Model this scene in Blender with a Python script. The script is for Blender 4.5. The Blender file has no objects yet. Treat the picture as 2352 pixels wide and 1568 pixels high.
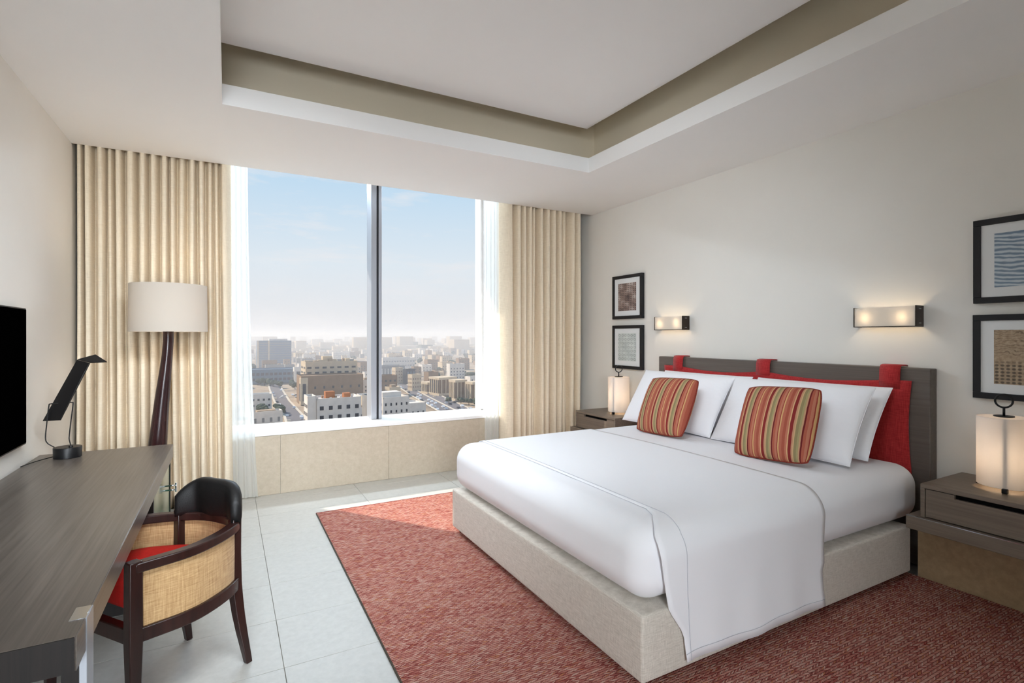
import bpy, bmesh, math, random
from mathutils import Vector
R = math.radians
scene = bpy.context.scene
COL = scene.collection

# ------------------------------------------------------------------ camera
cam_d = bpy.data.cameras.new('camera')
cam_d.sensor_width = 36.0
cam_d.lens = 36.0 * 1195.0 / 2352.0
cam_d.shift_y = -12.0 / 2352.0
cam_d.clip_start = 0.05
cam_d.clip_end = 9000
cam = bpy.data.objects.new('camera', cam_d)
cam.location = (0, 0, 1.5)
cam.rotation_euler = (R(90), 0, R(-28.69))
COL.objects.link(cam)
scene.camera = cam

# ------------------------------------------------------------------ exposure
scene.view_settings.view_transform = 'Standard'
scene.view_settings.look = 'None'
scene.view_settings.gamma = 1.0
scene.view_settings.exposure = 0.18
scene.view_settings.use_curve_mapping = False
cy = scene.cycles
cy.use_denoising = True
cy.max_bounces = 8
cy.use_adaptive_sampling = True
cy.adaptive_threshold = 0.12
cy.adaptive_min_samples = 16
cy.diffuse_bounces = 6
cy.glossy_bounces = 4
cy.transmission_bounces = 6
cy.transparent_max_bounces = 16
cy.volume_bounces = 1
cy.sample_clamp_indirect = 6.0
cy.caustics_reflective = False
cy.caustics_refractive = False
cy.blur_glossy = 0.5


def srgb(r, g, b):
    def c(v):
        v /= 255.0
        return v / 12.92 if v <= 0.04045 else ((v + 0.055) / 1.055) ** 2.4
    return (c(r), c(g), c(b), 1.0)


# ------------------------------------------------------------------ sky
world = bpy.data.worlds.new('sky')
scene.world = world
world.use_nodes = True
nt = world.node_tree
nt.nodes.clear()
N = nt.nodes.new
L = nt.links.new
wo = N('ShaderNodeOutputWorld')
bg = N('ShaderNodeBackground')
bg.inputs['Strength'].default_value = 0.885
tc = N('ShaderNodeTexCoord')
sx = N('ShaderNodeSeparateXYZ')
L(tc.outputs['Generated'], sx.inputs[0])
cr = N('ShaderNodeValToRGB')
e = cr.color_ramp.elements
e[0].position = 0.0
e[0].color = srgb(228, 227, 230)
e[1].position = 0.62
e[1].color = srgb(120, 172, 226)
for p, c in ((0.03, (230, 230, 233)), (0.13, (226, 235, 243)), (0.27, (196, 222, 243)), (0.36, (176, 209, 240))):
    q = cr.color_ramp.elements.new(p)
    q.color = srgb(*c)
L(sx.outputs['Z'], cr.inputs[0])
mp = N('ShaderNodeMapping')
mp.inputs['Scale'].default_value = (3.0, 3.0, 14.0)
L(tc.outputs['Generated'], mp.inputs[0])
cn = N('ShaderNodeTexNoise')
cn.inputs['Scale'].default_value = 1.7
cn.inputs['Detail'].default_value = 6
cn.inputs['Roughness'].default_value = 0.6
L(mp.outputs[0], cn.inputs['Vector'])
c2 = N('ShaderNodeValToRGB')
c2.color_ramp.elements[0].position = 0.53
c2.color_ramp.elements[0].color = (0, 0, 0, 1)
c2.color_ramp.elements[1].position = 0.72
c2.color_ramp.elements[1].color = (0.7, 0.7, 0.7, 1)
L(cn.outputs['Fac'], c2.inputs[0])
mx = N('ShaderNodeMixRGB')
mx.inputs['Color2'].default_value = srgb(240, 238, 240)
L(c2.outputs[0], mx.inputs['Fac'])
L(cr.outputs[0], mx.inputs['Color1'])
L(mx.outputs[0], bg.inputs['Color'])
L(bg.outputs[0], wo.inputs[0])


def sun_lamp(name, direction, strength, angle, color):
    d = bpy.data.lights.new(name, 'SUN')
    d.energy = strength
    d.angle = R(angle)
    d.color = color
    o = bpy.data.objects.new(name, d)
    o.rotation_euler = Vector(direction).to_track_quat('-Z', 'Y').to_euler()
    o.location = (-6, 14, 12)
    COL.objects.link(o)
    return o


sun_lamp('sun', (0.47, -0.637, -0.595), 5.4, 0.8, (1.0, 0.87, 0.72))


def area(name, loc, rot, sx_, sy_, watts, color, spread=180):
    d = bpy.data.lights.new(name, 'AREA')
    d.shape = 'RECTANGLE'
    d.size = sx_
    d.size_y = sy_
    d.energy = watts
    d.color = color
    d.spread = R(spread)
    o = bpy.data.objects.new(name, d)
    o.location = loc
    o.rotation_euler = rot
    COL.objects.link(o)
    return o


# unseen fill light added outside above the window to brighten the room
area('added_window_fill', (1.3, 7.48, 3.79), (R(-62), 0, 0), 6.0, 0.2, 178, (0.74, 0.87, 1.0))
# unseen fill lights added above and behind the camera, no real fittings
area('added_front_fill', (0.3, 1.15, 2.74), (R(58), 0, R(3)), 1.4, 0.4, 31, (0.86, 0.93, 1.0), 84)
area('added_bed_fill', (0.5, 1.15, 2.74), (R(68), 0, R(-46)), 1.2, 0.4, 12, (0.84, 0.92, 1.0), 80)
area('added_rear_fill', (-0.45, -2.5, 1.5), (R(77), 0, R(-3)), 1.1, 1.3, 50, (0.86, 0.93, 1.0), 92)  # added low behind the camera to lift the upright faces

# ------------------------------------------------------------------ helpers


class MB:
    def __init__(s):
        s.v = []
        s.f = []
        s.uv = {}

    def add(s, vs, fs, uvs=None):
        b = len(s.v)
        s.v += [tuple(p) for p in vs]
        for i, f in enumerate(fs):
            if uvs:
                s.uv[len(s.f)] = uvs[i]
            s.f.append(tuple(b + k for k in f))
        return s

    def box(s, x0, x1, y0, y1, z0, z1):
        v = [(x, y, z) for z in (z0, z1) for y in (y0, y1) for x in (x0, x1)]
        return s.add(v, [(0, 2, 3, 1), (4, 5, 7, 6), (0, 1, 5, 4), (2, 6, 7, 3), (0, 4, 6, 2), (1, 3, 7, 5)])

    def hexa(s, pts):
        """8 points: bottom 4 (ccw seen from above), then top 4"""
        return s.add(pts, [(3, 2, 1, 0), (4, 5, 6, 7), (0, 1, 5, 4), (1, 2, 6, 5), (2, 3, 7, 6), (3, 0, 4, 7)])

    def rings(s, rs, closed=True, cap=True, loop=False):
        n = len(rs[0])
        v = [p for r in rs for p in r]
        f = []
        m = len(rs)
        for i in range(m if loop else m - 1):
            j = (i + 1) % m
            for k in range(n if closed else n - 1):
                l = (k + 1) % n
                f.append((i * n + k, i * n + l, j * n + l, j * n + k))
        if cap and not loop and closed:
            f.append(tuple(range(n - 1, -1, -1)))
            f.append(tuple((m - 1) * n + k for k in range(n)))
        return s.add(v, f)

    def tube(s, pts, r, n=10, loop=False):
        pts = [Vector(p) for p in pts]
        m = len(pts)
        rs = []
        up = Vector((0.123, 0.31, 0.94)).normalized()
        prev = None
        for i, p in enumerate(pts):
            a = pts[(i - 1) % m] if (loop or i > 0) else p
            b = pts[(i + 1) % m] if (loop or i < m - 1) else p
            t = (b - a).normalized()
            if prev is None:
                x = t.cross(up)
                if x.length < 1e-3:
                    x = t.cross(Vector((1, 0, 0)))
                x.normalize()
            else:
                x = (prev - t * prev.dot(t)).normalized()
            prev = x
            y = t.cross(x)
            rr = r[i] if isinstance(r, (list, tuple)) else r
            rs.append([p + (x * math.cos(2 * math.pi * k / n) + y * math.sin(2 * math.pi * k / n)) * rr for k in range(n)])
        return s.rings(rs, loop=loop)

    def lathe(s, prof, cx=0, cy_=0, n=32, sx_=1, sy_=1):
        rs = [[(cx + r * sx_ * math.cos(2 * math.pi * k / n), cy_ + r * sy_ * math.sin(2 * math.pi * k / n), z) for k in range(n)] for r, z in prof]
        return s.rings(rs)

    def sweep(s, pts, wid, z0, z1):
        """upright rectangular section swept along plan points (x, y)"""
        rs = []
        m = len(pts)
        for i, p in enumerate(pts):
            a = pts[max(i - 1, 0)]
            b = pts[min(i + 1, m - 1)]
            t = Vector((b[0] - a[0], b[1] - a[1])).normalized()
            nx, ny = -t.y * wid / 2, t.x * wid / 2
            za = z0[i] if isinstance(z0, (list, tuple)) else z0
            zb = z1[i] if isinstance(z1, (list, tuple)) else z1
            rs.append([(p[0] + nx, p[1] + ny, za), (p[0] - nx, p[1] - ny, za), (p[0] - nx, p[1] - ny, zb), (p[0] + nx, p[1] + ny, zb)])
        return s.rings(rs)

    def grid(s, fn, nu, nv, uv=True):
        v = [fn(i / nu, j / nv) for j in range(nv + 1) for i in range(nu + 1)]
        f = []
        u = []
        w = nu + 1
        for j in range(nv):
            for i in range(nu):
                f.append((j * w + i, j * w + i + 1, (j + 1) * w + i + 1, (j + 1) * w + i))
                u.append([(i / nu, j / nv), ((i + 1) / nu, j / nv), ((i + 1) / nu, (j + 1) / nv), (i / nu, (j + 1) / nv)])
        return s.add(v, f, u if uv else None)

    def rbox(s, x0, x1, y0, y1, z0, z1, r, n=10, bulge=0.0):
        """soft rounded box"""
        c = ((x0 + x1) / 2, (y0 + y1) / 2, (z0 + z1) / 2)
        h = ((x1 - x0) / 2, (y1 - y0) / 2, (z1 - z0) / 2)

        def ax(t, hh):
            rr = min(r, hh * .98)
            k = [-hh + rr * (1 - math.cos(math.pi / 2 * i / n)) for i in range(n + 1)]
            mid = [-(hh - rr) + 2 * (hh - rr) * i / 14 for i in range(1, 14)]
            return k + mid + [-q for q in reversed(k)]
        A = [ax(0, h[0]), ax(0, h[1]), ax(0, h[2])]
        for d in range(3):
            a, b = [(1, 2), (2, 0), (0, 1)][d]
            for sg in (-1, 1):
                P = A[a]
                Q = A[b]
                vs = []
                for q in Q:
                    for p in P:
                        pt = [0, 0, 0]
                        pt[d] = sg * h[d]
                        pt[a] = p
                        pt[b] = q
                        inner = [max(-(h[i] - min(r, h[i] * .98)), min(h[i] - min(r, h[i] * .98), pt[i])) for i in range(3)]
                        dv = Vector([pt[i] - inner[i] for i in range(3)])
                        if dv.length > 1e-9:
                            dv.normalize()
                        o = [inner[i] + dv[i] * min(r, h[i] * .98) for i in range(3)]
                        if bulge:
                            fz = 1 - (o[2] / h[2]) ** 2
                            fx = 1 - (o[0] / h[0]) ** 2
                            fy = 1 - (o[1] / h[1]) ** 2
                            o = [o[0] + dv[0] * bulge * fz * fy, o[1] + dv[1] * bulge * fz * fx, o[2] + dv[2] * bulge * fx * fy]
                        vs.append([c[i] + o[i] for i in range(3)])
                w = len(P)
                fs = []
                for j in range(len(Q) - 1):
                    for i in range(w - 1):
                        t = (j * w + i, j * w + i + 1, (j + 1) * w + i + 1, (j + 1) * w + i)
                        fs.append(t if sg > 0 else t[::-1])
                s.add(vs, fs)
        return s

    def mesh(s, name, off=(0, 0, 0), smooth=False, weld=False):
        me = bpy.data.meshes.new(name)
        me.from_pydata([(p[0] - off[0], p[1] - off[1], p[2] - off[2]) for p in s.v], [], s.f)
        if s.uv:
            ul = me.uv_layers.new(name='UVMap')
            for p in me.polygons:
                if p.index in s.uv:
                    for k, li in enumerate(p.loop_indices):
                        ul.data[li].uv = s.uv[p.index][k]
        if weld:
            bm = bmesh.new()
            bm.from_mesh(me)
            bmesh.ops.remove_doubles(bm, verts=bm.verts, dist=1e-5)
            bmesh.ops.recalc_face_normals(bm, faces=bm.faces)
            bm.to_mesh(me)
            bm.free()
        if smooth:
            for p in me.polygons:
                p.use_smooth = True
        return me


def tag(o, label=None, cat=None, group=None, kind=None):
    if label:
        o['label'] = label
    if cat:
        o['category'] = cat
    if group:
        o['group'] = group
    if kind:
        o['kind'] = kind
    return o


def part(name, mb, m, root=None, smooth=False, bevel=0, seg=2, weld=False, local=False, solid=0, sub=0):
    """one mesh object; world-coordinate vertices unless local"""
    if root is None:
        xs = [p[0] for p in mb.v]
        ys = [p[1] for p in mb.v]
        zs = [p[2] for p in mb.v]
        off = (0, 0, 0) if local else ((min(xs) + max(xs)) / 2, (min(ys) + max(ys)) / 2, min(zs))
    else:
        off = (0, 0, 0) if local else WORLD[root.name]
    me = mb.mesh(name, off, smooth, weld)
    me.materials.append(m)
    o = bpy.data.objects.new(name, me)
    COL.objects.link(o)
    if root is None:
        o.location = off
        WORLD[o.name] = tuple(off)
    else:
        o.parent = root
        WORLD[o.name] = WORLD[root.name]
    if bevel:
        b = o.modifiers.new('bevel', 'BEVEL')
        b.width = bevel
        b.segments = seg
        b.limit_method = 'ANGLE'
        b.angle_limit = R(35)
        if smooth is False:
            for p in me.polygons:
                p.use_smooth = True
            try:
                me.set_sharp_from_angle(angle=R(40))
            except Exception:
                pass
    if solid:
        sm = o.modifiers.new('solid', 'SOLIDIFY')
        sm.thickness = solid
        sm.offset = 0
    if sub:
        sd = o.modifiers.new('sub', 'SUBSURF')
        sd.levels = sub
        sd.render_levels = sub
    return o


WORLD = {}


def thing(name, label, cat, loc, group=None):
    o = bpy.data.objects.new(name, None)
    o.empty_display_size = 0.1
    o.location = loc
    COL.objects.link(o)
    WORLD[o.name] = tuple(loc)
    return tag(o, label, cat, group)


def struct(name, mb, m, root=None, label=None, **k):
    o = part(name, mb, m, root, **k)
    if root is None:
        o['kind'] = 'structure'
        if label:
            o['label'] = label
    return o


def box(*a):
    return MB().box(*a)


def spline(pts, n):
    """Catmull-Rom through the points"""
    out = []
    P = [Vector(p) for p in pts]
    P = [P[0] * 2 - P[1]] + P + [P[-1] * 2 - P[-2]]
    for i in range(1, len(P) - 2):
        for k in range(n):
            t = k / n
            a, b, c, d = P[i - 1], P[i], P[i + 1], P[i + 2]
            out.append(0.5 * ((2 * b) + (c - a) * t + (2 * a - 5 * b + 4 * c - d) * t * t + (3 * b - a - 3 * c + d) * t ** 3))
    out.append(P[-2])
    return [tuple(p) for p in out]


# ------------------------------------------------------------------ materials
class NT:
    def __init__(s, name):
        s.m = bpy.data.materials.new(name)
        s.m.use_nodes = True
        s.t = s.m.node_tree
        s.p = s.t.nodes['Principled BSDF']
        s.out = s.t.nodes['Material Output']

    def n(s, kind, **k):
        q = s.t.nodes.new('ShaderNode' + kind)
        for a, b in k.items():
            setattr(q, a, b)
        return q

    def l(s, a, b):
        s.t.links.new(a, b)

    def coord(s, which='Object', scale=(1, 1, 1), rot=(0, 0, 0)):
        t = s.n('TexCoord')
        m = s.n('Mapping')
        m.inputs['Scale'].default_value = scale
        m.inputs['Rotation'].default_value = rot
        s.l(t.outputs[which], m.inputs[0])
        return m.outputs[0]

    def noise(s, vec, scale, detail=3, rough=.55):
        q = s.n('TexNoise')
        q.inputs['Scale'].default_value = scale
        q.inputs['Detail'].default_value = detail
        q.inputs['Roughness'].default_value = rough
        s.l(vec, q.inputs['Vector'])
        return q.outputs['Fac']

    def ramp(s, fac, stops, const=False):
        q = s.n('ValToRGB')
        r = q.color_ramp
        if const:
            r.interpolation = 'CONSTANT'
        r.elements[0].position, r.elements[0].color = stops[0]
        r.elements[1].position, r.elements[1].color = stops[-1]
        for p, c in stops[1:-1]:
            x = r.elements.new(p)
            x.color = c
        s.l(fac, q.inputs[0])
        return q.outputs[0]

    def math(s, op, a, b=None, c=None):
        q = s.n('Math', operation=op)
        for i, x in enumerate((a, b, c)):
            if x is None:
                continue
            if isinstance(x, (int, float)):
                q.inputs[i].default_value = x
            else:
                s.l(x, q.inputs[i])
        return q.outputs[0]

    def mix(s, fac, a, b, mode='MIX'):
        q = s.n('MixRGB', blend_type=mode)
        for i, x in enumerate((fac, a, b)):
            if isinstance(x, (int, float)):
                q.inputs[i].default_value = x
            elif isinstance(x, tuple):
                q.inputs[i].default_value = x
            else:
                s.l(x, q.inputs[i])
        return q.outputs[0]

    def bump(s, h, strength=.3, dist=.01):
        q = s.n('Bump')
        q.inputs['Strength'].default_value = strength
        q.inputs['Distance'].default_value = dist
        s.l(h, q.inputs['Height'])
        s.l(q.outputs[0], s.p.inputs['Normal'])

    def color(s, c):
        if isinstance(c, tuple):
            s.p.inputs['Base Color'].default_value = c
        else:
            s.l(c, s.p.inputs['Base Color'])

    def set(s, rough=.5, metal=0, spec=.5, sheen=0):
        s.p.inputs['Roughness'].default_value = rough
        s.p.inputs['Metallic'].default_value = metal
        s.p.inputs['Specular IOR Level'].default_value = spec
        if sheen:
            s.p.inputs['Sheen Weight'].default_value = sheen
        return s.m


def plain(name, rgb, rough=.5, metal=0, spec=.5, nscale=0, namt=.06, bscale=0, bstr=.15, bdist=.002):
    k = NT(name)
    c = srgb(*rgb)
    if nscale:
        f = k.noise(k.coord(), nscale, 4)
        a = tuple(x * (1 - namt) for x in c[:3]) + (1,)
        b = tuple(min(1, x * (1 + namt)) for x in c[:3]) + (1,)
        k.color(k.ramp(f, [(0.3, a), (0.7, b)]))
    else:
        k.color(c)
    if bscale:
        k.bump(k.noise(k.coord(), bscale, 3), bstr, bdist)
    return k.set(rough, metal, spec)


def wood(name, dark, light, scale=(60, 2.0, 60), rough=.42, spec=.4, rot=(0, 0, 0)):
    k = NT(name)
    v = k.coord('Object', scale, rot)
    f = k.noise(v, 1.0, 5, .65)
    k.color(k.ramp(f, [(0.28, srgb(*dark)), (0.72, srgb(*light))]))
    k.bump(f, .12, .002)
    return k.set(rough, 0, spec)


def weave(name, ca, cb, scale=400, rough=.85, bstr=.4, streak=None):
    """linen-like weave: fine crossed threads with uneven slubs"""
    k = NT(name)
    v = k.coord('Object')
    a = k.noise(k.coord('Object', (scale * .06, scale * .06, scale)), 1.0, 2)
    b = k.noise(k.coord('Object', (scale, scale, scale * .06)), 1.0, 2)
    f = k.math('MULTIPLY', k.math('ADD', a, b), .5)
    k.color(k.ramp(f, [(0.32, srgb(*ca)), (0.66, srgb(*cb))]))
    k.bump(f, bstr, .0015)
    return k.set(rough, 0, .2, .15)


m_wall = plain('wall_paint', (230, 227, 220), .75, 0, .2, 2.2, .012, 180, .04)
m_wall_l = plain('left_wall_paint', (231, 227, 220), .75, 0, .2, 2.2, .012, 180, .04)
m_ceil = plain('ceiling_paint', (242, 241, 239), .85, 0, .1, 1.2, .008)
m_recess = plain('warm_recess_tone', (236, 225, 203), .85, 0, .1)  # slightly warmer and darker than the ceiling colour
m_white = plain('white_lacquer', (238, 238, 236), .35, 0, .4)
m_alu = plain('anodised_aluminium', (176, 180, 188), .35, .55)
m_gasket = plain('black_gasket', (14, 15, 19), .6)
m_chrome = plain('polished_steel', (196, 200, 206), .16, 1)
m_black = plain('black_metal', (12, 12, 14), .42, 0, .4)
m_bronze = plain('dark_bronze', (58, 48, 40), .38, .6)
m_desk = wood('grey_oak_veneer', (74, 67, 61), (106, 98, 91), (70, 1.6, 70), .33, .5)
m_deskedge = wood('grey_oak_edge_sheen', (96, 88, 81), (122, 113, 106), (70, 1.6, 70), .34, .5)  # lighter than the desktop: window reflection on the edge put into the colour
m_deskend = wood('dark_wood_shaded_end', (17, 13, 11), (30, 23, 20), (90, 90, 3), .5, .3)  # dark wood, near-black so the desk end's shaded side is in the colour
m_stand = wood('taupe_veneer', (104, 92, 80), (128, 115, 102), (70, 1.4, 70), .42, .4)
m_hb = wood('headboard_veneer', (92, 83, 76), (108, 99, 92), (60, 1.2, 60), .45, .35)
m_darkwood = wood('wenge', (26, 13, 11), (52, 27, 23), (40, 40, 3), .28, .5)
m_lampwood = wood('dark_turned_wood', (30, 14, 15), (58, 30, 30), (50, 50, 2.5), .25, .5)
m_blackup = plain('black_upholstery', (13, 12, 12), .5, 0, .35, 0, 0, 240, .3)
m_red_seat = plain('red_seat_fabric', (176, 32, 26), .75, 0, .2, 60, .1, 300, .4)
m_cane = weave('woven_cane', (156, 119, 78), (202, 168, 122), 260, .7, .5)
m_red = weave('red_linen', (142, 26, 30), (192, 58, 58), 300, .85, .5)
m_drape = weave('beige_linen_drape', (223, 208, 183), (243, 230, 207), 240, .85, .25)
m_base = weave('oat_boucle', (184, 176, 164), (224, 217, 206), 420, .9, .6)
m_sheet = plain('white_cotton', (240, 240, 243), .8, 0, .15, 0, 0, 5, .12, .02)
m_pillow = plain('white_pillowcase', (242, 242, 245), .8, 0, .15, 0, 0, 7, .25, .03)
m_seam = plain('grey_seam_thread', (198, 198, 204), .8, 0, .1)
m_tv = plain('screen_glass', (2, 2, 2), .4, 0, .0)
m_mat = plain('mat_board', (226, 228, 228), .8, 0, .2)
m_frame = plain('black_frame_lacquer', (22, 22, 26), .4, 0, .4)
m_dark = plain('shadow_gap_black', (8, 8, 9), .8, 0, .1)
m_rubber = plain('black_plastic', (14, 14, 15), .5)


def stone(name, a, b, rough=.45, spec=.4):
    k = NT(name)
    v = k.coord()
    f = k.noise(v, 26, 6, .7)
    g = k.noise(k.coord('Object', (1.6, 1.6, 5)), 1.4, 5, .6)
    c = k.ramp(f, [(0.3, srgb(*a)), (0.7, srgb(*b))])
    c = k.mix(k.math('MULTIPLY', g, .35), c, srgb(*[min(255, q + 16) for q in b]))
    k.color(c)
    return k.set(rough, 0, spec)


m_stone = stone('beige_limestone', (176, 163, 142), (194, 182, 163))
m_plinth = stone('brown_limestone', (150, 126, 96), (178, 152, 118), .5)
m_floor = stone('pale_porcelain', (178, 177, 171), (193, 192, 186), .36, .42)
m_grout = plain('grout', (150, 146, 138), .9)


def carpet():
    k = NT('flat_woven_wool')
    t = k.n('TexCoord')
    s = k.n('SeparateXYZ')
    k.l(t.outputs['Object'], s.inputs[0])
    row = 0.0125
    stitch = 0.0115
    ry = k.math('DIVIDE', s.outputs['Y'], row)
    iy = k.math('FLOOR', ry)
    fy = k.math('SUBTRACT', ry, iy)
    par = k.math('MODULO', k.math('ABSOLUTE', iy), 2.0)
    sgn = k.math('SUBTRACT', k.math('MULTIPLY', par, 2.0), 1.0)
    skew = k.math('MULTIPLY', sgn, k.math('SUBTRACT', fy, .5))
    rx = k.math('ADD', k.math('DIVIDE', s.outputs['X'], stitch), k.math('MULTIPLY', skew, 2.3))
    ix = k.math('FLOOR', rx)
    fx = k.math('SUBTRACT', rx, ix)
    # height of one stitch
    hx = k.math('SINE', k.math('MULTIPLY', fx, math.pi))
    hy = k.math('SINE', k.math('MULTIPLY', fy, math.pi))
    hgt = k.math('POWER', k.math('MULTIPLY', hx, hy), .55)
    cmb = k.n('CombineXYZ')
    k.l(ix, cmb.inputs[0])
    k.l(iy, cmb.inputs[1])
    wn = k.n('TexWhiteNoise')
    k.l(cmb.outputs[0], wn.inputs['Vector'])
    col = k.ramp(wn.outputs['Value'], [(0.0, srgb(150, 66, 62)), (0.14, srgb(184, 104, 94)), (0.32, srgb(206, 138, 124)), (0.56, srgb(218, 164, 148)),
                                        (0.80, srgb(230, 194, 178)), (0.94, srgb(206, 134, 92)), (1.0, srgb(224, 206, 192))], True)
    big = k.noise(k.coord('Object', (1.5, 9, 1)), 1.3, 3)
    col = k.mix(.3, col, k.ramp(big, [(0.3, srgb(176, 92, 84)), (0.7, srgb(222, 172, 156))]))
    col = k.mix(1.0, col, k.ramp(hgt, [(0.08, srgb(92, 46, 44)), (0.66, (1, 1, 1, 1))]), 'MULTIPLY')
    k.color(col)
    k.bump(hgt, .8, .004)
    return k.set(.95, 0, .08)


m_carpet = carpet()
m_rugedge = plain('rug_binding', (120, 34, 32), .9)
m_rugside = plain('rug_dark_side_binding', (70, 62, 52), .9)


def stripes(name, pal, reps):
    k = NT(name)
    t = k.n('TexCoord')
    s = k.n('SeparateXYZ')
    k.l(t.outputs['UV'], s.inputs[0])
    wob = k.noise(k.coord('UV', (3, 3, 1)), 2.0, 2)
    x = k.math('ADD', s.outputs['X'], k.math('MULTIPLY', k.math('SUBTRACT', wob, .5), .012))
    fr = k.math('FRACT', k.math('MULTIPLY', x, reps))
    c = k.ramp(fr, [(p, srgb(*q)) for p, q in pal], True)
    n = k.noise(k.coord('UV', (170, 170, 1)), 1.0, 2)
    c = k.mix(k.math('MULTIPLY', n, .5), c, k.mix(.5, c, srgb(132, 62, 50)))
    k.color(c)
    k.bump(n, .5, .003)
    return k.set(.85, 0, .15)


PAL = [(0.0, (176, 104, 82)), (0.10, (160, 84, 66)), (0.20, (182, 114, 90)), (0.27, (208, 172, 124)), (0.31, (128, 42, 42)), (0.42, (190, 142, 110)), (0.47, (200, 166, 122)),
       (0.51, (142, 132, 94)), (0.60, (160, 152, 108)), (0.66, (192, 152, 116)), (0.71, (104, 32, 36)), (0.76, (170, 94, 74)), (0.84, (184, 118, 94)), (0.92, (148, 62, 54)), (0.95, (208, 168, 114)), (1.0, (176, 104, 82))]
m_str_a = stripes('striped_weave', PAL, 3.2)
m_str_b = stripes('striped_weave_wide', PAL, 3.0)
m_cord = plain('twisted_red_cord', (128, 52, 40), .8, 0, .2, 120, .3, 200, .5)


def sheer_mat():
    k = NT('white_voile')
    t = k.n('BsdfTranslucent')
    t.inputs[0].default_value = srgb(246, 248, 246)
    d = k.n('BsdfDiffuse')
    d.inputs[0].default_value = srgb(236, 238, 236)
    tr = k.n('BsdfTransparent')
    a = k.n('MixShader')
    a.inputs[0].default_value = .5
    k.l(d.outputs[0], a.inputs[1])
    k.l(t.outputs[0], a.inputs[2])
    b = k.n('MixShader')
    b.inputs[0].default_value = .22
    k.l(a.outputs[0], b.inputs[1])
    k.l(tr.outputs[0], b.inputs[2])
    k.l(b.outputs[0], k.out.inputs[0])
    return k.m


def pane_mat(name, tint, gloss):
    k = NT(name)
    tr = k.n('BsdfTransparent')
    tr.inputs[0].default_value = tint
    g = k.n('BsdfGlossy')
    g.inputs['Roughness'].default_value = .02
    fr = k.n('Fresnel')
    fr.inputs[0].default_value = 1.45
    b = k.n('MixShader')
    k.l(k.math('MULTIPLY', fr.outputs[0], gloss), b.inputs[0])
    k.l(tr.outputs[0], b.inputs[1])
    k.l(g.outputs[0], b.inputs[2])
    k.l(b.outputs[0], k.out.inputs[0])
    return k.m


def diffuser(name, rgb, transl):
    k = NT(name)
    t = k.n('BsdfTranslucent')
    t.inputs[0].default_value = srgb(*rgb)
    d = k.n('BsdfDiffuse')
    d.inputs[0].default_value = srgb(*rgb)
    a = k.n('MixShader')
    a.inputs[0].default_value = transl
    k.l(d.outputs[0], a.inputs[1])
    k.l(t.outputs[0], a.inputs[2])
    k.l(a.outputs[0], k.out.inputs[0])
    return k.m


m_sheer = sheer_mat()
m_shade = diffuser('ivory_lamp_shade', (214, 206, 195), .25)
m_glass = pane_mat('window_glass', (0.985, 0.99, 0.99, 1), .004)
m_opal = diffuser('opal_glass', (246, 242, 236), .58)
m_paper = diffuser('opal_lamp_cylinder', (244, 240, 236), .42)
k = NT('green_tinted_glass')
k.color(srgb(58, 100, 78))
m_green = k.set(.08, 0, .7)


def glow(name, rgb, strength):
    k = NT(name)
    k.color((0, 0, 0, 1))
    k.p.inputs['Emission Color'].default_value = srgb(*rgb)
    k.p.inputs['Emission Strength'].default_value = strength
    return k.set(.5)


m_bulb = glow('warm_bulb', (255, 222, 178), 12)

# ------------------------------------------------------------------ room numbers
XL, XR = -1.076, 4.024          # side walls
YB = -3.2                       # rear wall, behind the camera
YC = 5.24                       # edge of the ceiling in front of the curtains
YP = 5.42                       # front of the stone parapet
YG = 5.88                       # glass
H = 3.02                        # ceiling
ZS = 0.592                      # window sill

# ------------------------------------------------------------------ floor with its tiles
floor = struct('floor', box(XL - .2, XR + .2, YB - .2, 6.05, -.12, -.006), m_grout)
tw, tl, j = .90, .45, .0013
x_lines = [.226 + tw * i for i in range(-2, 6)]
y_lines = [3.46 + tl * i for i in range(-9, 6)]
proto = None
for xa in x_lines[:-1]:
    for ya in y_lines[:-1]:
        x0, x1 = max(xa, XL), min(xa + tw, XR)
        y0, y1 = ya, min(ya + tl, YP)
        if x1 - x0 < .03 or y1 - y0 < .03:
            continue
        if x0 > .75 and y1 < 4.5:
            continue
        mb = box(x0 + j, x1 - j, y0 + j, y1 - j, -.01, 0)
        part('tile', mb, m_floor, floor, bevel=.001, seg=1)
struct('floor_rear', box(XL - .1, XR + .1, YB - .1, y_lines[0], -.01, -.0005), m_floor)

# ------------------------------------------------------------------ walls
struct('wall_left', box(XL - .15, XL, YB - .15, 6.05, 0, 3.9), m_wall_l)
struct('wall_right', box(XR, XR + .15, YB - .15, 6.05, 0, 3.9), m_wall)
struct('wall_rear', box(XL - .15, XR + .15, YB - .15, YB, 0, 3.9), m_wall)
# window wall: parapet below, piers left and right behind the curtains, lintel above
WX0, WX1 = -.22, 2.775
wm = MB().box(XL, XR, YP + .012, 6.05, 0, ZS - .03)
wm.box(XL, WX0, YP + .25, 6.05, ZS - .03, 3.45).box(WX1, XR, YP + .25, 6.05, ZS - .03, 3.45).box(XL, XR, YP + .25, 6.05, 3.36, 4.1)
ww = struct('wall_window', wm, m_wall)
for a, b in ((XL, -.6), (-.6, .445), (.445, 1.49), (1.49, 2.535), (2.535, XR)):
    part('stone_panel', box(a + .001, b - .001, YP, YP + .013, 0, ZS - .034), m_stone, ww, bevel=.001, seg=1)
# unseen ledge added outside above the window to keep sun off the bed
struct('added_sun_ledge', box(XL - 4, XR + 4, 6.05, 7.62, 3.86, 4.1), m_white)

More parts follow.
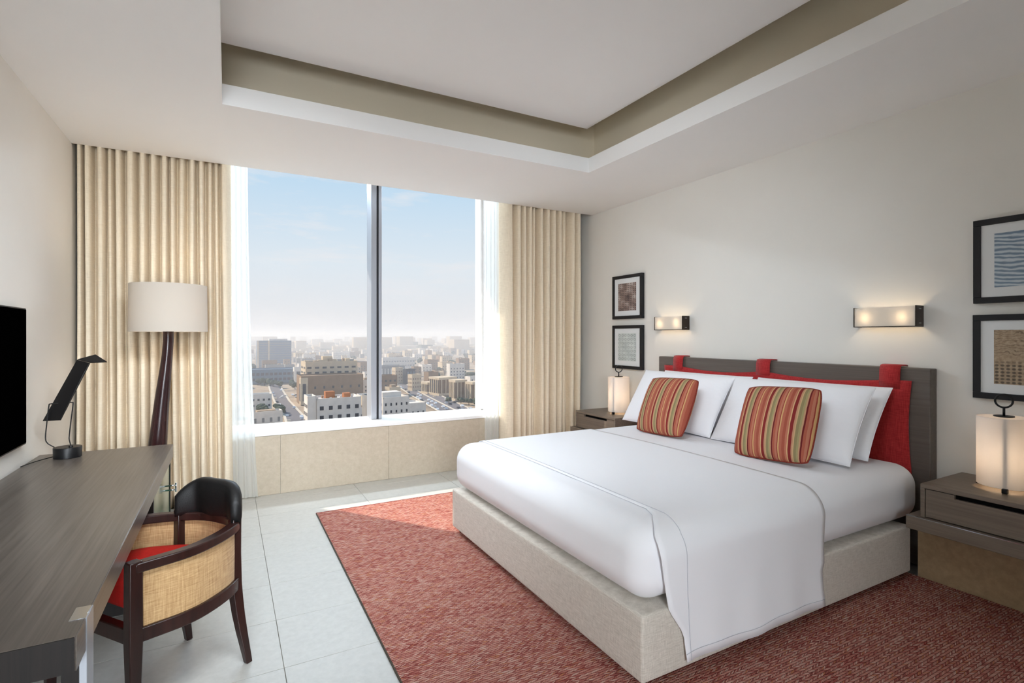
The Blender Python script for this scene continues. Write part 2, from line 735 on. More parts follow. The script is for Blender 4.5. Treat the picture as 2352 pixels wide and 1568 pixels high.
# ------------------------------------------------------------------ window
win = struct('window_1', MB().box(WX0, WX1, YG - .07, YG + .03, ZS - .03, ZS + .012).box(WX0, WX0 + .045, YG - .07, YG + .03, ZS, 3.36)
             .box(WX1 - .035, WX1, YG - .07, YG + .03, ZS, 3.36).box(WX0, WX1, YG - .07, YG + .03, 3.31, 3.36), m_white, bevel=.003)
for a, b in ((1.375, 1.436), (1.458, 1.492)):
    part('mullion', box(a, b, YG - .17, YG + .03, ZS, 3.33), m_alu, win, bevel=.004)
part('gasket', box(1.436, 1.458, YG - .155, YG + .02, ZS, 3.33), m_gasket, win)
part('pane', box(WX0 + .04, 1.378, YG - .008, YG + .004, ZS + .005, 3.32), m_glass, win)
part('pane', box(1.49, WX1 - .03, YG - .008, YG + .004, ZS + .005, 3.32), m_glass, win)
part('window_sill', box(.0, 2.80, YP - .012, YG - .06, ZS - .032, ZS), m_white, win, bevel=.004)
for a, b in ((WX0 - .03, WX0 + .006), (WX1 - .006, WX1 + .02)):
    part('reveal', box(a, b, YP + .02, YG - .05, ZS, 3.36), m_white, win)

# ------------------------------------------------------------------ ceiling with the tray
TX0, TX1, TY0, TY1 = -.03, 2.947, -1.9, 3.90
cm = MB()
for a in ((XL, XR, TY1, YC), (XL, XR, YB, TY0), (XL, TX0, TY0, TY1), (TX1, XR, TY0, TY1)):
    cm.box(a[0], a[1], a[2], a[3], H, 3.155)
ce = struct('ceiling', cm, m_ceil)
g = .27
up = MB().box(XL, XR, YB, YC + .06, 3.84, 3.9)
up.box(TX0 - g - .03, TX1 + g + .03, TY1 + g, TY1 + g + .03, 3.155, 3.84).box(TX0 - g - .03, TX1 + g + .03, TY0 - g - .03, TY0 - g, 3.155, 3.84)
up.box(TX0 - g - .03, TX0 - g, TY0 - g, TY1 + g, 3.155, 3.84).box(TX1 + g, TX1 + g + .03, TY0 - g, TY1 + g, 3.155, 3.84)
part('tray_recess', up, m_recess, ce)
# floating ceiling panel whose edges curl up into the recess
gi = .015
px0, px1, py0, py1 = TX0 - .25, TX1 - gi, TY0 + gi, TY1 - gi
rings = []
for k_ in range(9):
    a = math.pi / 2 * k_ / 8
    ins = .13 * (1 - math.sin(a))
    z = 3.365 + .13 * (1 - math.cos(a))
    rings.append([(px0 + ins, py0 + ins, z), (px1 - ins, py0 + ins, z), (px1 - ins, py1 - ins, z), (px0 + ins, py1 - ins, z)])
cpanel = MB().rings(rings)
cp_o = part('ceiling_panel', cpanel, m_ceil, ce, smooth=True)
cp_o.data.set_sharp_from_angle(angle=R(30))
part('curtain_pocket', MB().box(XL, XR, YC + .005, YP + .26, 3.36, 3.4).box(XL, XR, YC, YC + .02, H + .0, 3.84), m_ceil, ce)

# ------------------------------------------------------------------ curtains
rnd = random.Random(7)


def curtain(name, label, x0, x1, ridges, yf, yb, ztop, zbot, m, flare=0.0, cat='curtain', drift=.012, seed=1, flare_left=0.0, solid=.003, wob=1.0):
    r = random.Random(seed)
    # control points across: valley, ridge, valley ...
    cps = [(x0, yb - .01)]
    for i, q in enumerate(ridges):
        hl = q - (ridges[i - 1] + q) / 2 if i else q - x0
        hr = (ridges[i + 1] - q) / 2 if i < len(ridges) - 1 else x1 - q
        f = yf + (r.uniform(.0, .012) if (r.random() < .8 or m is m_sheer) else r.uniform(.03, .055))
        cps += [(q - .46 * hl, f + .020), (q, f), (q + .46 * hr, f + .020)]
        if i < len(ridges) - 1:
            cps.append(((ridges[i + 1] + q) / 2 + r.uniform(-.004, .004), yb + r.uniform(-.012, .0)))
    cps.append((x1, yb - .02))
    ph = [(r.uniform(0, 6.28), r.uniform(.5, 1.4), r.uniform(.3, 1.0)) for _ in cps]
    for i in range(1, len(cps) - 1):
        if i % 4 == 2:
            ph[i - 1] = ph[i + 1] = ph[i]
    rows = 26
    rings = []
    for jz in range(rows + 1):
        t = jz / rows
        z = ztop + (zbot - ztop) * t
        row = []
        for i, (x, y) in enumerate(cps):
            p, w, a = ph[i]
            dx = drift * a * math.sin(p + w * t * 3.0) * (0.25 + t)
            k = (x - x0) / (x1 - x0)
            dx += flare * k * t * t - flare_left * (1 - k) * t * t
            row.append((x + dx, y + (.01 * wob * a * math.sin(p * 2 + 2.2 * t)) * t, z))
        rings.append(spline(row, 4))
    mb = MB().rings(rings, closed=False, cap=False)
    o = part(name, mb, m, None, smooth=True, solid=solid)
    return tag(o, label, cat)


LR = [-1.035, -.985, -.90, -.842, -.79, -.70, -.615, -.552, -.463, -.412, -.345, -.262, -.205, -.135, -.088, -.03]
curtain('drape', 'beige linen drape with deep folds behind the floor lamp', XL + .012, .03, LR, 5.256, 5.408, 3.30, .012, m_drape, .03, seed=3)
curtain('sheer_curtain', 'white voile strip hanging right of the floor lamp drape', .035, .165, [.065, .105, .145], 5.352, 5.385, 3.30, .012, m_sheer, .085, seed=5, drift=.0, solid=0, wob=0)
RR = [2.87, 2.985, 3.06, 3.14, 3.21, 3.29, 3.38, 3.48, 3.56, 3.65, 3.75, 3.83]
curtain('drape', 'beige linen drape beside the small black framed pictures', 2.765, 3.895, RR, 5.256, 5.408, 3.30, .012, m_drape, .0, seed=11, drift=.016)
curtain('sheer_curtain', 'white voile strip between the glass and the pleated drape by the bed', 2.585, 2.76, [2.615, 2.665, 2.715], 5.352, 5.385, 3.30, .012, m_sheer, .0, seed=8, drift=.0, solid=0, wob=0)

# ------------------------------------------------------------------ rug
RX0, RX1, RY0, RY1 = .655, 3.772, .1, 4.645
rug = thing('rug', 'rust red flat woven rug running under the bed', 'rug', ((RX0 + RX1) / 2, (RY0 + RY1) / 2, 0))
part('weave', box(RX0 + .006, RX1 - .004, RY0, RY1 - .012, .0005, .011), m_carpet, rug, bevel=.002, seg=1)
tag(part('binding', box(RX0, RX1, RY1 - .013, RY1, .0005, .012), m_rugedge, rug, bevel=.003), 'dark red bound end of the rug')
tag(part('binding', box(RX0, RX0 + .007, RY0, RY1 - .013, .0005, .0115), m_rugside, rug, bevel=.002), 'dark bound long edge of the rug')

# ------------------------------------------------------------------ bed
BX, BX1, BY0, BY1 = 1.51, 3.70, 1.634, 3.715
bed = thing('divan_bed', 'oat upholstered box bed base on low black feet', 'bed', ((BX + BX1) / 2, (BY0 + BY1) / 2, .011))
part('body', MB().rbox(BX, BX1, BY0, BY1, .05, .336, .014, 4), m_base, bed, smooth=True, weld=True)
for x, y in ((BX + .07, BY1 - .05), (BX + .07, BY0 + .09), (2.62, BY0 + .09), (BX1 - .08, BY0 + .09), (2.62, BY1 - .05), (BX1 - .08, BY1 - .05)):
    part('leg', MB().lathe([(.0, .0115), (.026, .0115), (.03, .018), (.022, .022), (.022, .052), (0, .052)], x, y, 16), m_rubber, bed, smooth=True)

MZ0, MZ1 = .338, .685
mat_o = part('mattress', MB().rbox(BX + .012, 3.875, BY0 + .012, BY1 + .03, MZ0, MZ1, .125, 10, .016), m_sheet, None, smooth=True, weld=True)
tag(mat_o, 'thick mattress in a tight white fitted sheet', 'mattress')


def lerp(a, b, t):
    return a + (b - a) * t


def cover_profile():
    """(y, z) over the bed from the near hem to the far hem"""
    y0, y1, zt = BY0 - .014, BY1 + .050, MZ1 + .0055
    r = .142
    p = []
    for i in range(14):
        t = i / 13
        z = lerp(.088, zt - r, t)
        p.append((y0 + .010 * math.sin(math.pi * t) - .012 * (1 - t) ** 2, z))
    for i in range(1, 12):
        a = math.pi / 2 * i / 12
        p.append((y0 + r - r * math.cos(a), zt - r + r * math.sin(a)))
    for i in range(0, 25):
        t = i / 24
        p.append((lerp(y0 + r, y1 - r, t), zt))
    for i in range(1, 12):
        a = math.pi / 2 * i / 12
        p.append((y1 - r + r * math.sin(a), zt - r + r * math.cos(a)))
    for i in range(8):
        p.append((y1, lerp(zt - r, .16, i / 7)))
    return p


CP = cover_profile()


def cover_left(y, z):
    """x where the cover starts at the foot side"""
    if y < BY0 + .02:                       # hanging flap on the near side
        if z > .33:
            return lerp(1.652, 1.60, min(1, (z - .33) / .25))
        if z > .21:
            return lerp(1.735, 1.652, (z - .21) / .12)
        return lerp(1.745, 1.735, (z - .088) / .122)
    if y < BY0 + .16:
        t = (y - BY0 - .02) / .14
        return lerp(1.60, 1.715, t)
    return 1.725


nu = 36
rw = random.Random(5)


def cover_pt(i, s):
    y, z = CP[s]
    xl = cover_left(y, z)
    xr = 2.775 - (.02 if z < .3 else 0)
    x = lerp(xl, xr, i / nu)
    dy = 0
    if y < BY0 + .02 and z < .5:
        k = (.5 - z) / .42
        dy = -.006 * k * math.sin(x * 9.0) - .004 * k * math.sin(x * 23 + 1)
        z = z + .004 * math.sin(x * 11) * k
    if z > MZ1 - .14:
        k = min(1, (z - MZ1 + .14) / .14)
        xc, hx = (BX + .012 + 3.875) / 2, (3.875 - BX - .012) / 2
        yc, hy = (BY0 + BY1 + .042) / 2, (BY1 - BY0 + .018) / 2
        z += .016 * k * max(0, 1 - ((x - xc) / hx) ** 2) * max(0, 1 - ((y - yc) / hy) ** 2)
    return (x, y + dy, z)


cover = thing('bed_cover', 'smooth white top sheet draped over the near side of the bed', 'bed cover', (2.25, 2.67, .1))
cv = MB().rings([[cover_pt(i, s) for i in range(nu + 1)] for s in range(len(CP))], closed=False, cap=False)
part('cloth', cv, m_sheet, cover, smooth=True, solid=.004)
# stitched line that runs along the foot side and down the flap
sl = []
for s in range(len(CP)):
    y, z = CP[s]
    x = 1.772 if (y < BY0 + .02 and z < .45) else 1.748
    if y < BY0 + .02:
        x = 1.772 - .02 * max(0, (z - .3) / .25)
    i = (x - cover_left(y, z)) / (2.775 - cover_left(y, z)) * nu
    q = cover_pt(i, s)
    n = (0, -1, 0) if y < BY0 + .02 else (0, 0, 1)
    if BY0 + .02 <= y < BY0 + .15:
        a = (y - BY0 - .02) / .13 * math.pi / 2
        n = (0, -math.cos(a), math.sin(a))
    sl.append((q[0], q[1] + n[1] * .0035, q[2] + n[2] * .0035))
part('seam', MB().tube(spline(sl[:60], 2), .0016, 6), m_seam, cover, smooth=True)
hem = [(cover_pt(i, 1)[0], cover_pt(i, 1)[1] - .0038, cover_pt(i, 1)[2]) for i in range(nu + 1)]
part('hem', MB().tube(hem, .0014, 6), m_seam, cover, smooth=True)


def pillow_pts(w, h, t, ear=.035, pw=2.6, nx=26, ny=22, rc=0.0):
    """front and back faces of a stuffed cushion in its own plane (u right, v up, n out)"""
    mb = MB()

    def fn(sg):
        def g(a, b):
            # denser towards the edge
            u = math.sin((a - .5) * math.pi)
            v = math.sin((b - .5) * math.pi)
            x = u * w / 2 * (1 - ear * (1 - v * v) * abs(u) ** 2)
            y = v * h / 2 * (1 - ear * (1 - u * u) * abs(v) ** 2)
            x *= 1 - rc * abs(u * v) ** 5
            y *= 1 - rc * abs(u * v) ** 5
            f = max(0, (1 - abs(u) ** pw)) ** .5 * max(0, (1 - abs(v) ** pw)) ** .5
            return (x, y, sg * t / 2 * f)
        return g
    mb.grid(fn(1), nx, ny)
    mb.uv = {k_: [tuple(.5 + .5 * math.sin((c_ - .5) * math.pi) for c_ in p_) for p_ in v_] for k_, v_ in mb.uv.items()}
    q = MB().grid(fn(-1), nx, ny)
    mb.add(q.v, [f[::-1] for f in q.f], [q.uv[i][::-1] for i in range(len(q.f))])
    edge = []
    for i in range(nx + 1):
        edge.append(fn(1)(i / nx, 0))
    for i in range(1, ny + 1):
        edge.append(fn(1)(1, i / ny))
    for i in range(1, nx + 1):
        edge.append(fn(1)(1 - i / nx, 1))
    for i in range(1, ny):
        edge.append(fn(1)(0, 1 - i / ny))
    return mb, edge


def place(pts, c, lean, yaw=0, roll=0):
    """cushion plane: u along -Y (to the right as seen from the foot), v up, n towards the foot (-X)"""
    n = Vector((-1, 0, 0))
    u = Vector((0, -1, 0))
    v = Vector((0, 0, 1))
    from mathutils import Matrix
    M_ = Matrix.Rotation(yaw, 3, 'Z') @ Matrix.Rotation(lean, 3, 'Y')
    n, u, v = M_ @ n, M_ @ u, M_ @ v
    if roll:
        Rr = Matrix.Rotation(roll, 3, n)
        u, v = Rr @ u, Rr @ v
    return [tuple(Vector(c) + u * p[0] + v * p[1] + n * p[2]) for p in pts]


def pillow(label, c, w, h, t, lean, yaw=0, roll=0, ear=.03):
    mb, ed = pillow_pts(w, h, t, ear)
    mb.v = place(mb.v, c, lean, yaw, roll)
    root = thing('pillow', label, 'pillow', (c[0], c[1], MZ1), 'white pillows')
    part('case', mb, m_pillow, root, smooth=True, weld=True)
    part('seam', MB().tube(place(ed, c, lean, yaw, roll), .0025, 6, loop=True), m_sheet, root, smooth=True)


pillow('white pillow at the back, right of its pair, against the red hanging', (3.70, 2.30, .935), .99, .54, .17, R(34), 0, 0)
pillow('white pillow at the back beside the smaller pictures, mostly hidden', (3.70, 3.34, .935), .99, .54, .17, R(34), 0, 0)
pillow('white pillow in front behind the nearer striped cushion', (3.455, 2.30, .938), 1.03, .55, .21, R(33), 0, R(.5))
pillow('white pillow in front behind the striped cushion farther from the camera', (3.455, 3.335, .938), 1.02, .55, .21, R(33), 0, 0)


def cushion(label, c, w, h, t, lean, yaw, roll, m):
    mb, ed = pillow_pts(w, h, t, -.012, 2.2, rc=.055)
    mb.v = place(mb.v, c, lean, yaw, roll)
    root = thing('cushion', label, 'cushion', (c[0], c[1], MZ1), 'striped cushions')
    part('cover', mb, m, root, smooth=True, weld=True)
    part('piping', MB().tube(place(ed, c, lean, yaw, roll), .006, 7, loop=True), m_cord, root, smooth=True)


cushion('striped red and ochre square cushion, the nearer one', (3.15, 2.155, .935), .50, .49, .19, R(26), R(4), R(3), m_str_b)
cushion('striped red and ochre square cushion nearer the window', (3.16, 3.135, .93), .51, .48, .19, R(26), R(0), R(2), m_str_a)

# headboard and the red hanging
hb = part('headboard', box(3.935, XR - .002, 1.63, 4.012, .012, 1.292), m_hb, None, bevel=.006)
tag(hb, 'wide grey brown wooden headboard against the wall', 'headboard')
red = thing('headboard_hanging', 'padded red linen hanging looped over the headboard', 'headboard cushion', (3.9, 2.82, .64))


def red_fn(front):
    def f(a, b):
        y = lerp(1.728, 3.918, a)
        # top edge sags between the three loops
        sag = 0
        for p, q in ((1.85, 2.795), (2.795, 3.73)):
            if p < y < q:
                sag = .032 * math.sin(math.pi * (y - p) / (q - p))
        zt = 1.208 - sag
        zb = .60
        z = lerp(zb, zt, b)
        y += (.018 * math.sin(math.pi * b)) * (1 if a < .5 else -1) * abs(2 * a - 1) ** 6
        k = (1 - abs(2 * a - 1) ** 8) ** .5 * (1 - abs(2 * b - 1) ** 8) ** .5
        th = .012 * k + .004 * math.sin(y * 14) * k * (1 - b)
        return (3.916 - th if front else 3.929, y, z)
    return f


mb = MB().grid(red_fn(True), 60, 20)
q = MB().grid(red_fn(False), 60, 20)
mb.add(q.v, [f[::-1] for f in q.f])
nx_ = 61
bnd = list(range(nx_)) + [nx_ * (i + 1) - 1 for i in range(1, 21)] + [nx_ * 20 + i for i in range(59, -1, -1)] + [nx_ * i for i in range(19, 0, -1)]
off = len(q.v)
for i in range(len(bnd)):
    a, b = bnd[i], bnd[(i + 1) % len(bnd)]
    mb.f.append((b, a, a + off, b + off))
part('panel', mb, m_red, red, smooth=True, weld=True)
for ya, yb in ((1.79, 1.915), (2.735, 2.86), (3.668, 3.79)):
    prof = [(3.912, 1.15), (3.910, 1.20), (3.914, 1.27), (3.926, 1.302), (3.95, 1.3065), (3.99, 1.3065), (4.0135, 1.303)]
    rings = []
    for x, z in prof:
        rings.append([(x, ya, z), (x, yb, z)])
    part('loop', MB().rings(rings, closed=False, cap=False), m_red, red, smooth=True, solid=.008)


# ------------------------------------------------------------------ bedside units
def stand(label, y0, y1, band0, band1, plinth_n):
    root = thing('nightstand', label, 'nightstand', (3.76, (y0 + y1) / 2, .38), 'built-in bedside units')
    xf = 3.505
    zb, zt = .462, .653
    # carcass: top, sides, bottom, back
    c = MB().box(xf, XR - .002, y0, y1, zt - .024, zt).box(xf, XR - .002, y0, y0 + .022, zb, zt - .024).box(xf, XR - .002, y1 - .022, y1, zb, zt - .024)
    c.box(xf + .02, XR - .002, y0 + .022, y1 - .022, zb, zb + .012)
    part('carcass', c, m_stand, root, bevel=.002, seg=1)
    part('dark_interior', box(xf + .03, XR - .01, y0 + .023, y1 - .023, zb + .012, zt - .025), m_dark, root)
    # drawer front with a finger slot cut out of its top edge
    s0, s1 = y0 + .14, y1 - .16
    d = MB().box(xf + .003, xf + .023, y0 + .026, y1 - .026, zb + .006, zt - .05)
    d.box(xf + .003, xf + .023, y0 + .026, s0, zt - .05, zt - .028).box(xf + .003, xf + .023, s1, y1 - .026, zt - .05, zt - .028)
    part('drawer', d, m_stand, root)
    part('ledge', box(xf - .03, XR - .002, band0, band1, .384, .461), m_stand, root, bevel=.004)
    part('trim_line', box(xf - .031, xf - .022, band0 + .002, band1 - .002, .4585, .4625), m_chrome, root)
    struct('baseboard_right_%d' % plinth_n, box(3.78, XR, band0 + (-.0 if plinth_n == 1 else 0), band1 + (.07 if plinth_n == 1 else 0), .0005, .383), m_plinth)


stand('taupe wooden bedside unit in front right, at the edge of the picture', .82, 1.502, .3, 1.562, 1)
stand('taupe wooden bedside unit in the corner by the curtain', 4.19, 4.885, 4.10, 4.95, 2)


def table_lamp(label, x, y, zt, watts):
    root = thing('table_lamp', label, 'lamp', (x, y, zt), 'cylinder table lamps')
    r = .116
    z0, z1 = zt + .022, 1.053
    n = 40
    rings = []
    for rr, zz in ((r, z0), (r, z1), (r - .004, z1), (r - .004, z0)):
        rings.append([(x + rr * math.cos(2 * math.pi * k / n), y + rr * math.sin(2 * math.pi * k / n), zz) for k in range(n)])
    part('shade', MB().rings(rings, loop=True), m_paper, root, smooth=False, bevel=.001, seg=1)
    part('top_disc', MB().lathe([(0, z1 - .004), (r - .004, z1 - .004), (r - .004, z1 - .001), (0, z1 - .001)], x, y, 40), m_paper, root)
    for a in (R(200), R(320), R(80)):
        cx_, cy_ = x + (r - .012) * math.cos(a), y + (r - .012) * math.sin(a)
        part('strut', MB().box(cx_ - .007, cx_ + .007, cy_ - .007, cy_ + .007, zt + .001, z1 - .006), m_black, root, bevel=.002)
        fx, fy = x + (r + .002) * math.cos(a), y + (r + .002) * math.sin(a)
        part('foot', MB().box(fx - .012, fx + .012, fy - .012, fy + .012, zt + .0008, z0 + .004), m_black, root, bevel=.003)
    part('finial_plate', MB().lathe([(0, z1 + .001), (.045, z1 + .001), (.045, z1 + .007), (0, z1 + .007)], x, y, 28), m_black, root, bevel=.002)
    part('finial_stem', MB().tube([(x, y, z1 + .005), (x, y, z1 + .052)], .006, 10), m_black, root, smooth=True)
    # ring faces the foot of the bed, its plane upright
    d = Vector((-.75, .66, 0)) if y > 3 else Vector((-.30, .95, 0))
    rp = [tuple(Vector((x, y, z1 + .088)) + d * (.036 * math.cos(2 * math.pi * k / 28)) + Vector((0, 0, .036 * math.sin(2 * math.pi * k / 28)))) for k in range(28)]
    part('finial_ring', MB().tube(rp, .0052, 8, loop=True), m_black, root, smooth=True)
    bz = zt + .15
    part('bulb', MB().lathe([(0, bz - .03), (.02, bz - .025), (.028, bz), (.02, bz + .025), (0, bz + .03)], x, y, 16), m_bulb, root, smooth=True)
    ld = bpy.data.lights.new('lamp_light', 'POINT')
    ld.energy = watts
    ld.color = (1.0, .79, .58)
    ld.shadow_soft_size = .04
    lo = bpy.data.objects.new('lamp_light', ld)
    COL.objects.link(lo)
    lo.parent = root
    lo.location = (.0, .0, .19)


table_lamp('lit white cylinder lamp with ring finial on the nearer bedside unit', 3.78, 1.222, .653, 1.2)
table_lamp('lit white cylinder lamp with ring finial on the corner bedside unit', 3.78, 4.46, .653, 2.0)


# ------------------------------------------------------------------ wall lights
def sconce(label, y0, y1):
    root = thing('wall_light', label, 'lamp', (XR - .05, (y0 + y1) / 2, 1.563), 'bronze wall lights')
    z0, z1 = 1.563, 1.702
    part('back_plate', box(XR - .012, XR - .001, y0 + .02, y1 - .02, z0 + .01, z1 - .01), m_bronze, root)
    n = 10
    x0 = XR - .098
    # opal front, bent back at both ends
    pl = [(x0, y0 + .006), (x0, y1 - .006)]
    part('diffuser', MB().box(x0, x0 + .005, y0 + .007, y1 - .007, z0 + .004, z1 - .004), m_opal, root)
    for a, b in ((y0, y0 + .007), (y1 - .007, y1)):
        part('end_plate', box(x0 - .004, XR - .001, a, b, z0, z1), m_bronze, root, bevel=.002)
    for z in (z0 + .022, z1 - .024):
        part('slot', box(x0 + .03, x0 + .06, y0 - .0012, y0 + .0005, z, z + .004), m_chrome, root)
    part('bottom_rail', box(x0 - .002, x0 + .006, y0 + .007, y1 - .007, z0, z0 + .005), m_bronze, root)
    for y in (y0 + .085, y1 - .075):
        part('bulb', MB().lathe([(0, 1.607), (.012, 1.61), (.017, 1.63), (.012, 1.65), (0, 1.653)], XR - .055, y, 14), m_bulb, root, smooth=True)
        ld = bpy.data.lights.new('sconce_light', 'POINT')
        ld.energy = 1.3
        ld.color = (1.0, .78, .52)
        ld.shadow_soft_size = .018
        lo = bpy.data.objects.new('sconce_light', ld)
        COL.objects.link(lo)
        lo.parent = root
        lo.location = (-.012, y - (y0 + y1) / 2, .067)


sconce('lit opal wall light beside the small framed pictures', 3.682, 4.066)
sconce('lit opal wall light beside the large framed pictures', 1.703, 2.09)


# ------------------------------------------------------------------ framed pictures
def pic_mat(kind):
    k = NT('print_' + kind)
    t = k.n('TexCoord')
    s = k.n('SeparateXYZ')
    k.l(t.outputs['UV'], s.inputs[0])
    u, v = s.outputs['X'], s.outputs['Y']

    def cell(a, n):
        return k.math('SUBTRACT', k.math('FRACT', k.math('MULTIPLY', a, n)), .5)
    if kind == 'lattice':
        d = k.math('ADD', k.math('POWER', cell(u, 11), 2.0), k.math('POWER', cell(v, 15), 2.0))
        base = k.ramp(k.noise(k.coord('UV', (1.3, 2, 1)), 1.6, 3), [(.3, srgb(70, 58, 60)), (.5, srgb(150, 130, 122)), (.7, srgb(206, 196, 190))])
        c = k.mix(k.ramp(d, [(.03, (1, 1, 1, 1)), (.09, (0, 0, 0, 1))]), base, srgb(64, 54, 54))
    elif kind == 'rings':
        d = k.math('SQRT', k.math('ADD', k.math('POWER', cell(u, 6), 2.0), k.math('POWER', cell(v, 7), 2.0)))
        base = k.ramp(k.noise(k.coord('UV', (2, 2, 1)), 1.4, 3), [(.3, srgb(186, 194, 192)), (.7, srgb(218, 224, 220))])
        ring = k.ramp(d, [(.18, (0, 0, 0, 1)), (.24, (1, 1, 1, 1)), (.31, (1, 1, 1, 1)), (.37, (0, 0, 0, 1))])
        c = k.mix(k.math('MULTIPLY', ring, k.noise(k.coord('UV', (3, 3, 1)), 2, 2)), base, srgb(84, 92, 94))
    elif kind == 'ripples':
        w = k.n('TexWave')
        w.bands_direction = 'Y'
        w.inputs['Scale'].default_value = 2.6
        w.inputs['Distortion'].default_value = 7
        w.inputs['Detail'].default_value = 3
        k.l(k.coord('UV', (.7, 1.6, 1), (0, 0, R(12))), w.inputs['Vector'])
        c = k.ramp(w.outputs['Fac'], [(.1, srgb(116, 136, 156)), (.5, srgb(160, 176, 190)), (.9, srgb(198, 208, 214))])
    else:
        base = k.ramp(k.noise(k.coord('UV', (7, 7, 1)), 2.4, 5), [(.3, srgb(150, 128, 104)), (.7, srgb(186, 166, 140))])
        d = k.math('ADD', k.math('POWER', cell(u, 12), 2.0), k.math('POWER', cell(v, 16), 2.0))
        dots = k.math('MULTIPLY', k.ramp(d, [(.05, (1, 1, 1, 1)), (.2, (0, 0, 0, 1))]), k.ramp(v, [(.36, (1, 1, 1, 1)), (.46, (0, 0, 0, 1))]))
        w = k.n('TexWave')
        w.wave_type = 'RINGS'
        w.inputs['Scale'].default_value = 3
        w.inputs['Distortion'].default_value = 14
        w.inputs['Detail'].default_value = 2
        k.l(k.coord('UV', (1.4, 2, 1)), w.inputs['Vector'])
        scr = k.math('MULTIPLY', k.ramp(w.outputs['Fac'], [(.02, (1, 1, 1, 1)), (.10, (0, 0, 0, 1))]), k.ramp(v, [(.48, (0, 0, 0, 1)), (.56, (1, 1, 1, 1))]))
        c = k.mix(k.math('MULTIPLY', dots, .75), base, srgb(58, 52, 48))
        c = k.mix(k.math('MULTIPLY', scr, .6), c, srgb(84, 66, 52))
    k.color(c)
    return k.set(.35, 0, .35)


def picture(label, y0, y1, z0, z1, kind, fw=.036, mw=.062):
    root = thing('framed_picture', label, 'picture', (XR - .02, (y0 + y1) / 2, z0), 'black framed pictures')
    xf = XR - .040
    for a in ((y0, y1, z0, z0 + fw), (y0, y1, z1 - fw, z1), (y0, y0 + fw, z0 + fw, z1 - fw), (y1 - fw, y1, z0 + fw, z1 - fw)):
        part('frame', box(xf, XR - .001, *a), m_frame, root, bevel=.0015, seg=1)
    part('mat', box(xf + .010, xf + .014, y0 + fw - .004, y1 - fw + .004, z0 + fw - .004, z1 - fw + .004), m_mat, root)
    py0, py1 = y0 + fw + mw, y1 - fw - mw
    pz0, pz1 = z0 + fw + mw * .9, z1 - fw - mw * .9
    g_ = MB().grid(lambda a, b: (xf + .0085, lerp(py1, py0, a), lerp(pz0, pz1, b)), 1, 1)
    q_ = MB().grid(lambda a, b: (xf + .0105, lerp(py0, py1, a), lerp(pz0, pz1, b)), 1, 1)
    g_.add(q_.v, q_.f)
    part('print', g_, pic_mat(kind), root)


picture('upper small black framed picture of a perforated lattice, above the corner lamp', 4.318, 4.818, 1.698, 2.198, 'lattice')
picture('lower small black framed picture of pale rings, above the corner lamp', 4.318, 4.818, 1.128, 1.625, 'rings')
picture('upper black framed picture of blue grey ripples at the right edge', .93, 1.432, 1.698, 2.20, 'ripples')
picture('lower black framed tan picture with dots behind the nearer lamp', .93, 1.434, 1.127, 1.629, 'script')

# ------------------------------------------------------------------ television
tv = thing('television', 'slim black wall television above the desk', 'television', (XL + .03, 3.36, .86))
part('body', box(XL + .006, XL + .040, 2.66, 4.05, .868, 1.664), m_rubber, tv, bevel=.004)
part('screen', box(XL + .040, XL + .0425, 2.668, 4.042, .878, 1.656), m_tv, tv)

# ------------------------------------------------------------------ desk
DX0, DX1, DY0, DY1, DZ0, DZ1 = -1.048, -.335, 1.672, 4.345, .657, .745
desk = thing('desk', 'long grey brown veneer desk under the television', 'desk', (-.69, 3.0, 0))
part('desktop', box(DX0, DX1, DY0 + .004, DY1, DZ0, DZ1), m_desk, desk, bevel=.0015, seg=1)
part('front_edge_sheen', box(DX1, DX1 + .0022, DY0 + .004, DY1, DZ0 + .0005, DZ1 - .0008), m_deskedge, desk, bevel=.001, seg=1)  # thin strip added to carry the painted sheen
tag(part('end_panel', box(DX0, DX1 - .002, DY0, DY0 + .0042, DZ0, DZ1 - .001), m_deskend, desk), 'dark near end of the desk top')
for y in (1.772,):
    part('metal_leg', box(DX1 - .012, DX1 + .005, y, y + .078, .001, DZ1 + .0005), m_alu, desk, bevel=.001, seg=1)
    part('inlay_plate', box(DX1 - .034, DX1 + .002, y, y + .078, DZ1 - .004, DZ1 + .0012), m_chrome, desk, bevel=.0008, seg=1)
    part('dark_leg', box(DX1 - .05, DX1 - .012, y + .002, y + .04, .001, DZ0), m_deskend, desk)
    part('dark_leg', box(DX0 + .42, DX0 + .46, y + .02, y + .06, .001, DZ0), m_deskend, desk)
part('dark_leg', box(DX0 + .02, DX0 + .06, 4.20, 4.24, .001, DZ0), m_deskend, desk)
part('dark_leg', box(DX1 - .05, DX1 - .012, 3.36, 3.40, .001, DZ0), m_deskend, desk)
cab = thing('minibar_cabinet', 'green glass fronted cabinet under the far end of the desk', 'cabinet', (-.6, 3.85, 0))
part('carcass', MB().box(DX0 + .03, DX1 - .032, 3.42, 4.335, .02, DZ0 - .004), m_deskend, cab, bevel=.002, seg=1)
dr = part('door', box(DX1 - .032, DX1 - .016, 3.425, 4.30, .03, DZ0 - .012), m_green, cab, bevel=.002, seg=1)
part('handle', MB().tube([(DX1 - .016, 4.215, .455), (DX1 + .028, 4.215, .455)], .005, 8).tube([(DX1 - .016, 4.215, .485), (DX1 + .028, 4.215, .485)], .005, 8)
     .tube([(DX1 + .028, 4.215, .44), (DX1 + .028, 4.215, .50)], .006, 8), m_chrome, dr, smooth=True)
part('frame', box(DX1 - .032, DX1 - .012, 4.304, 4.335, .02, DZ0 - .004), m_deskend, cab)

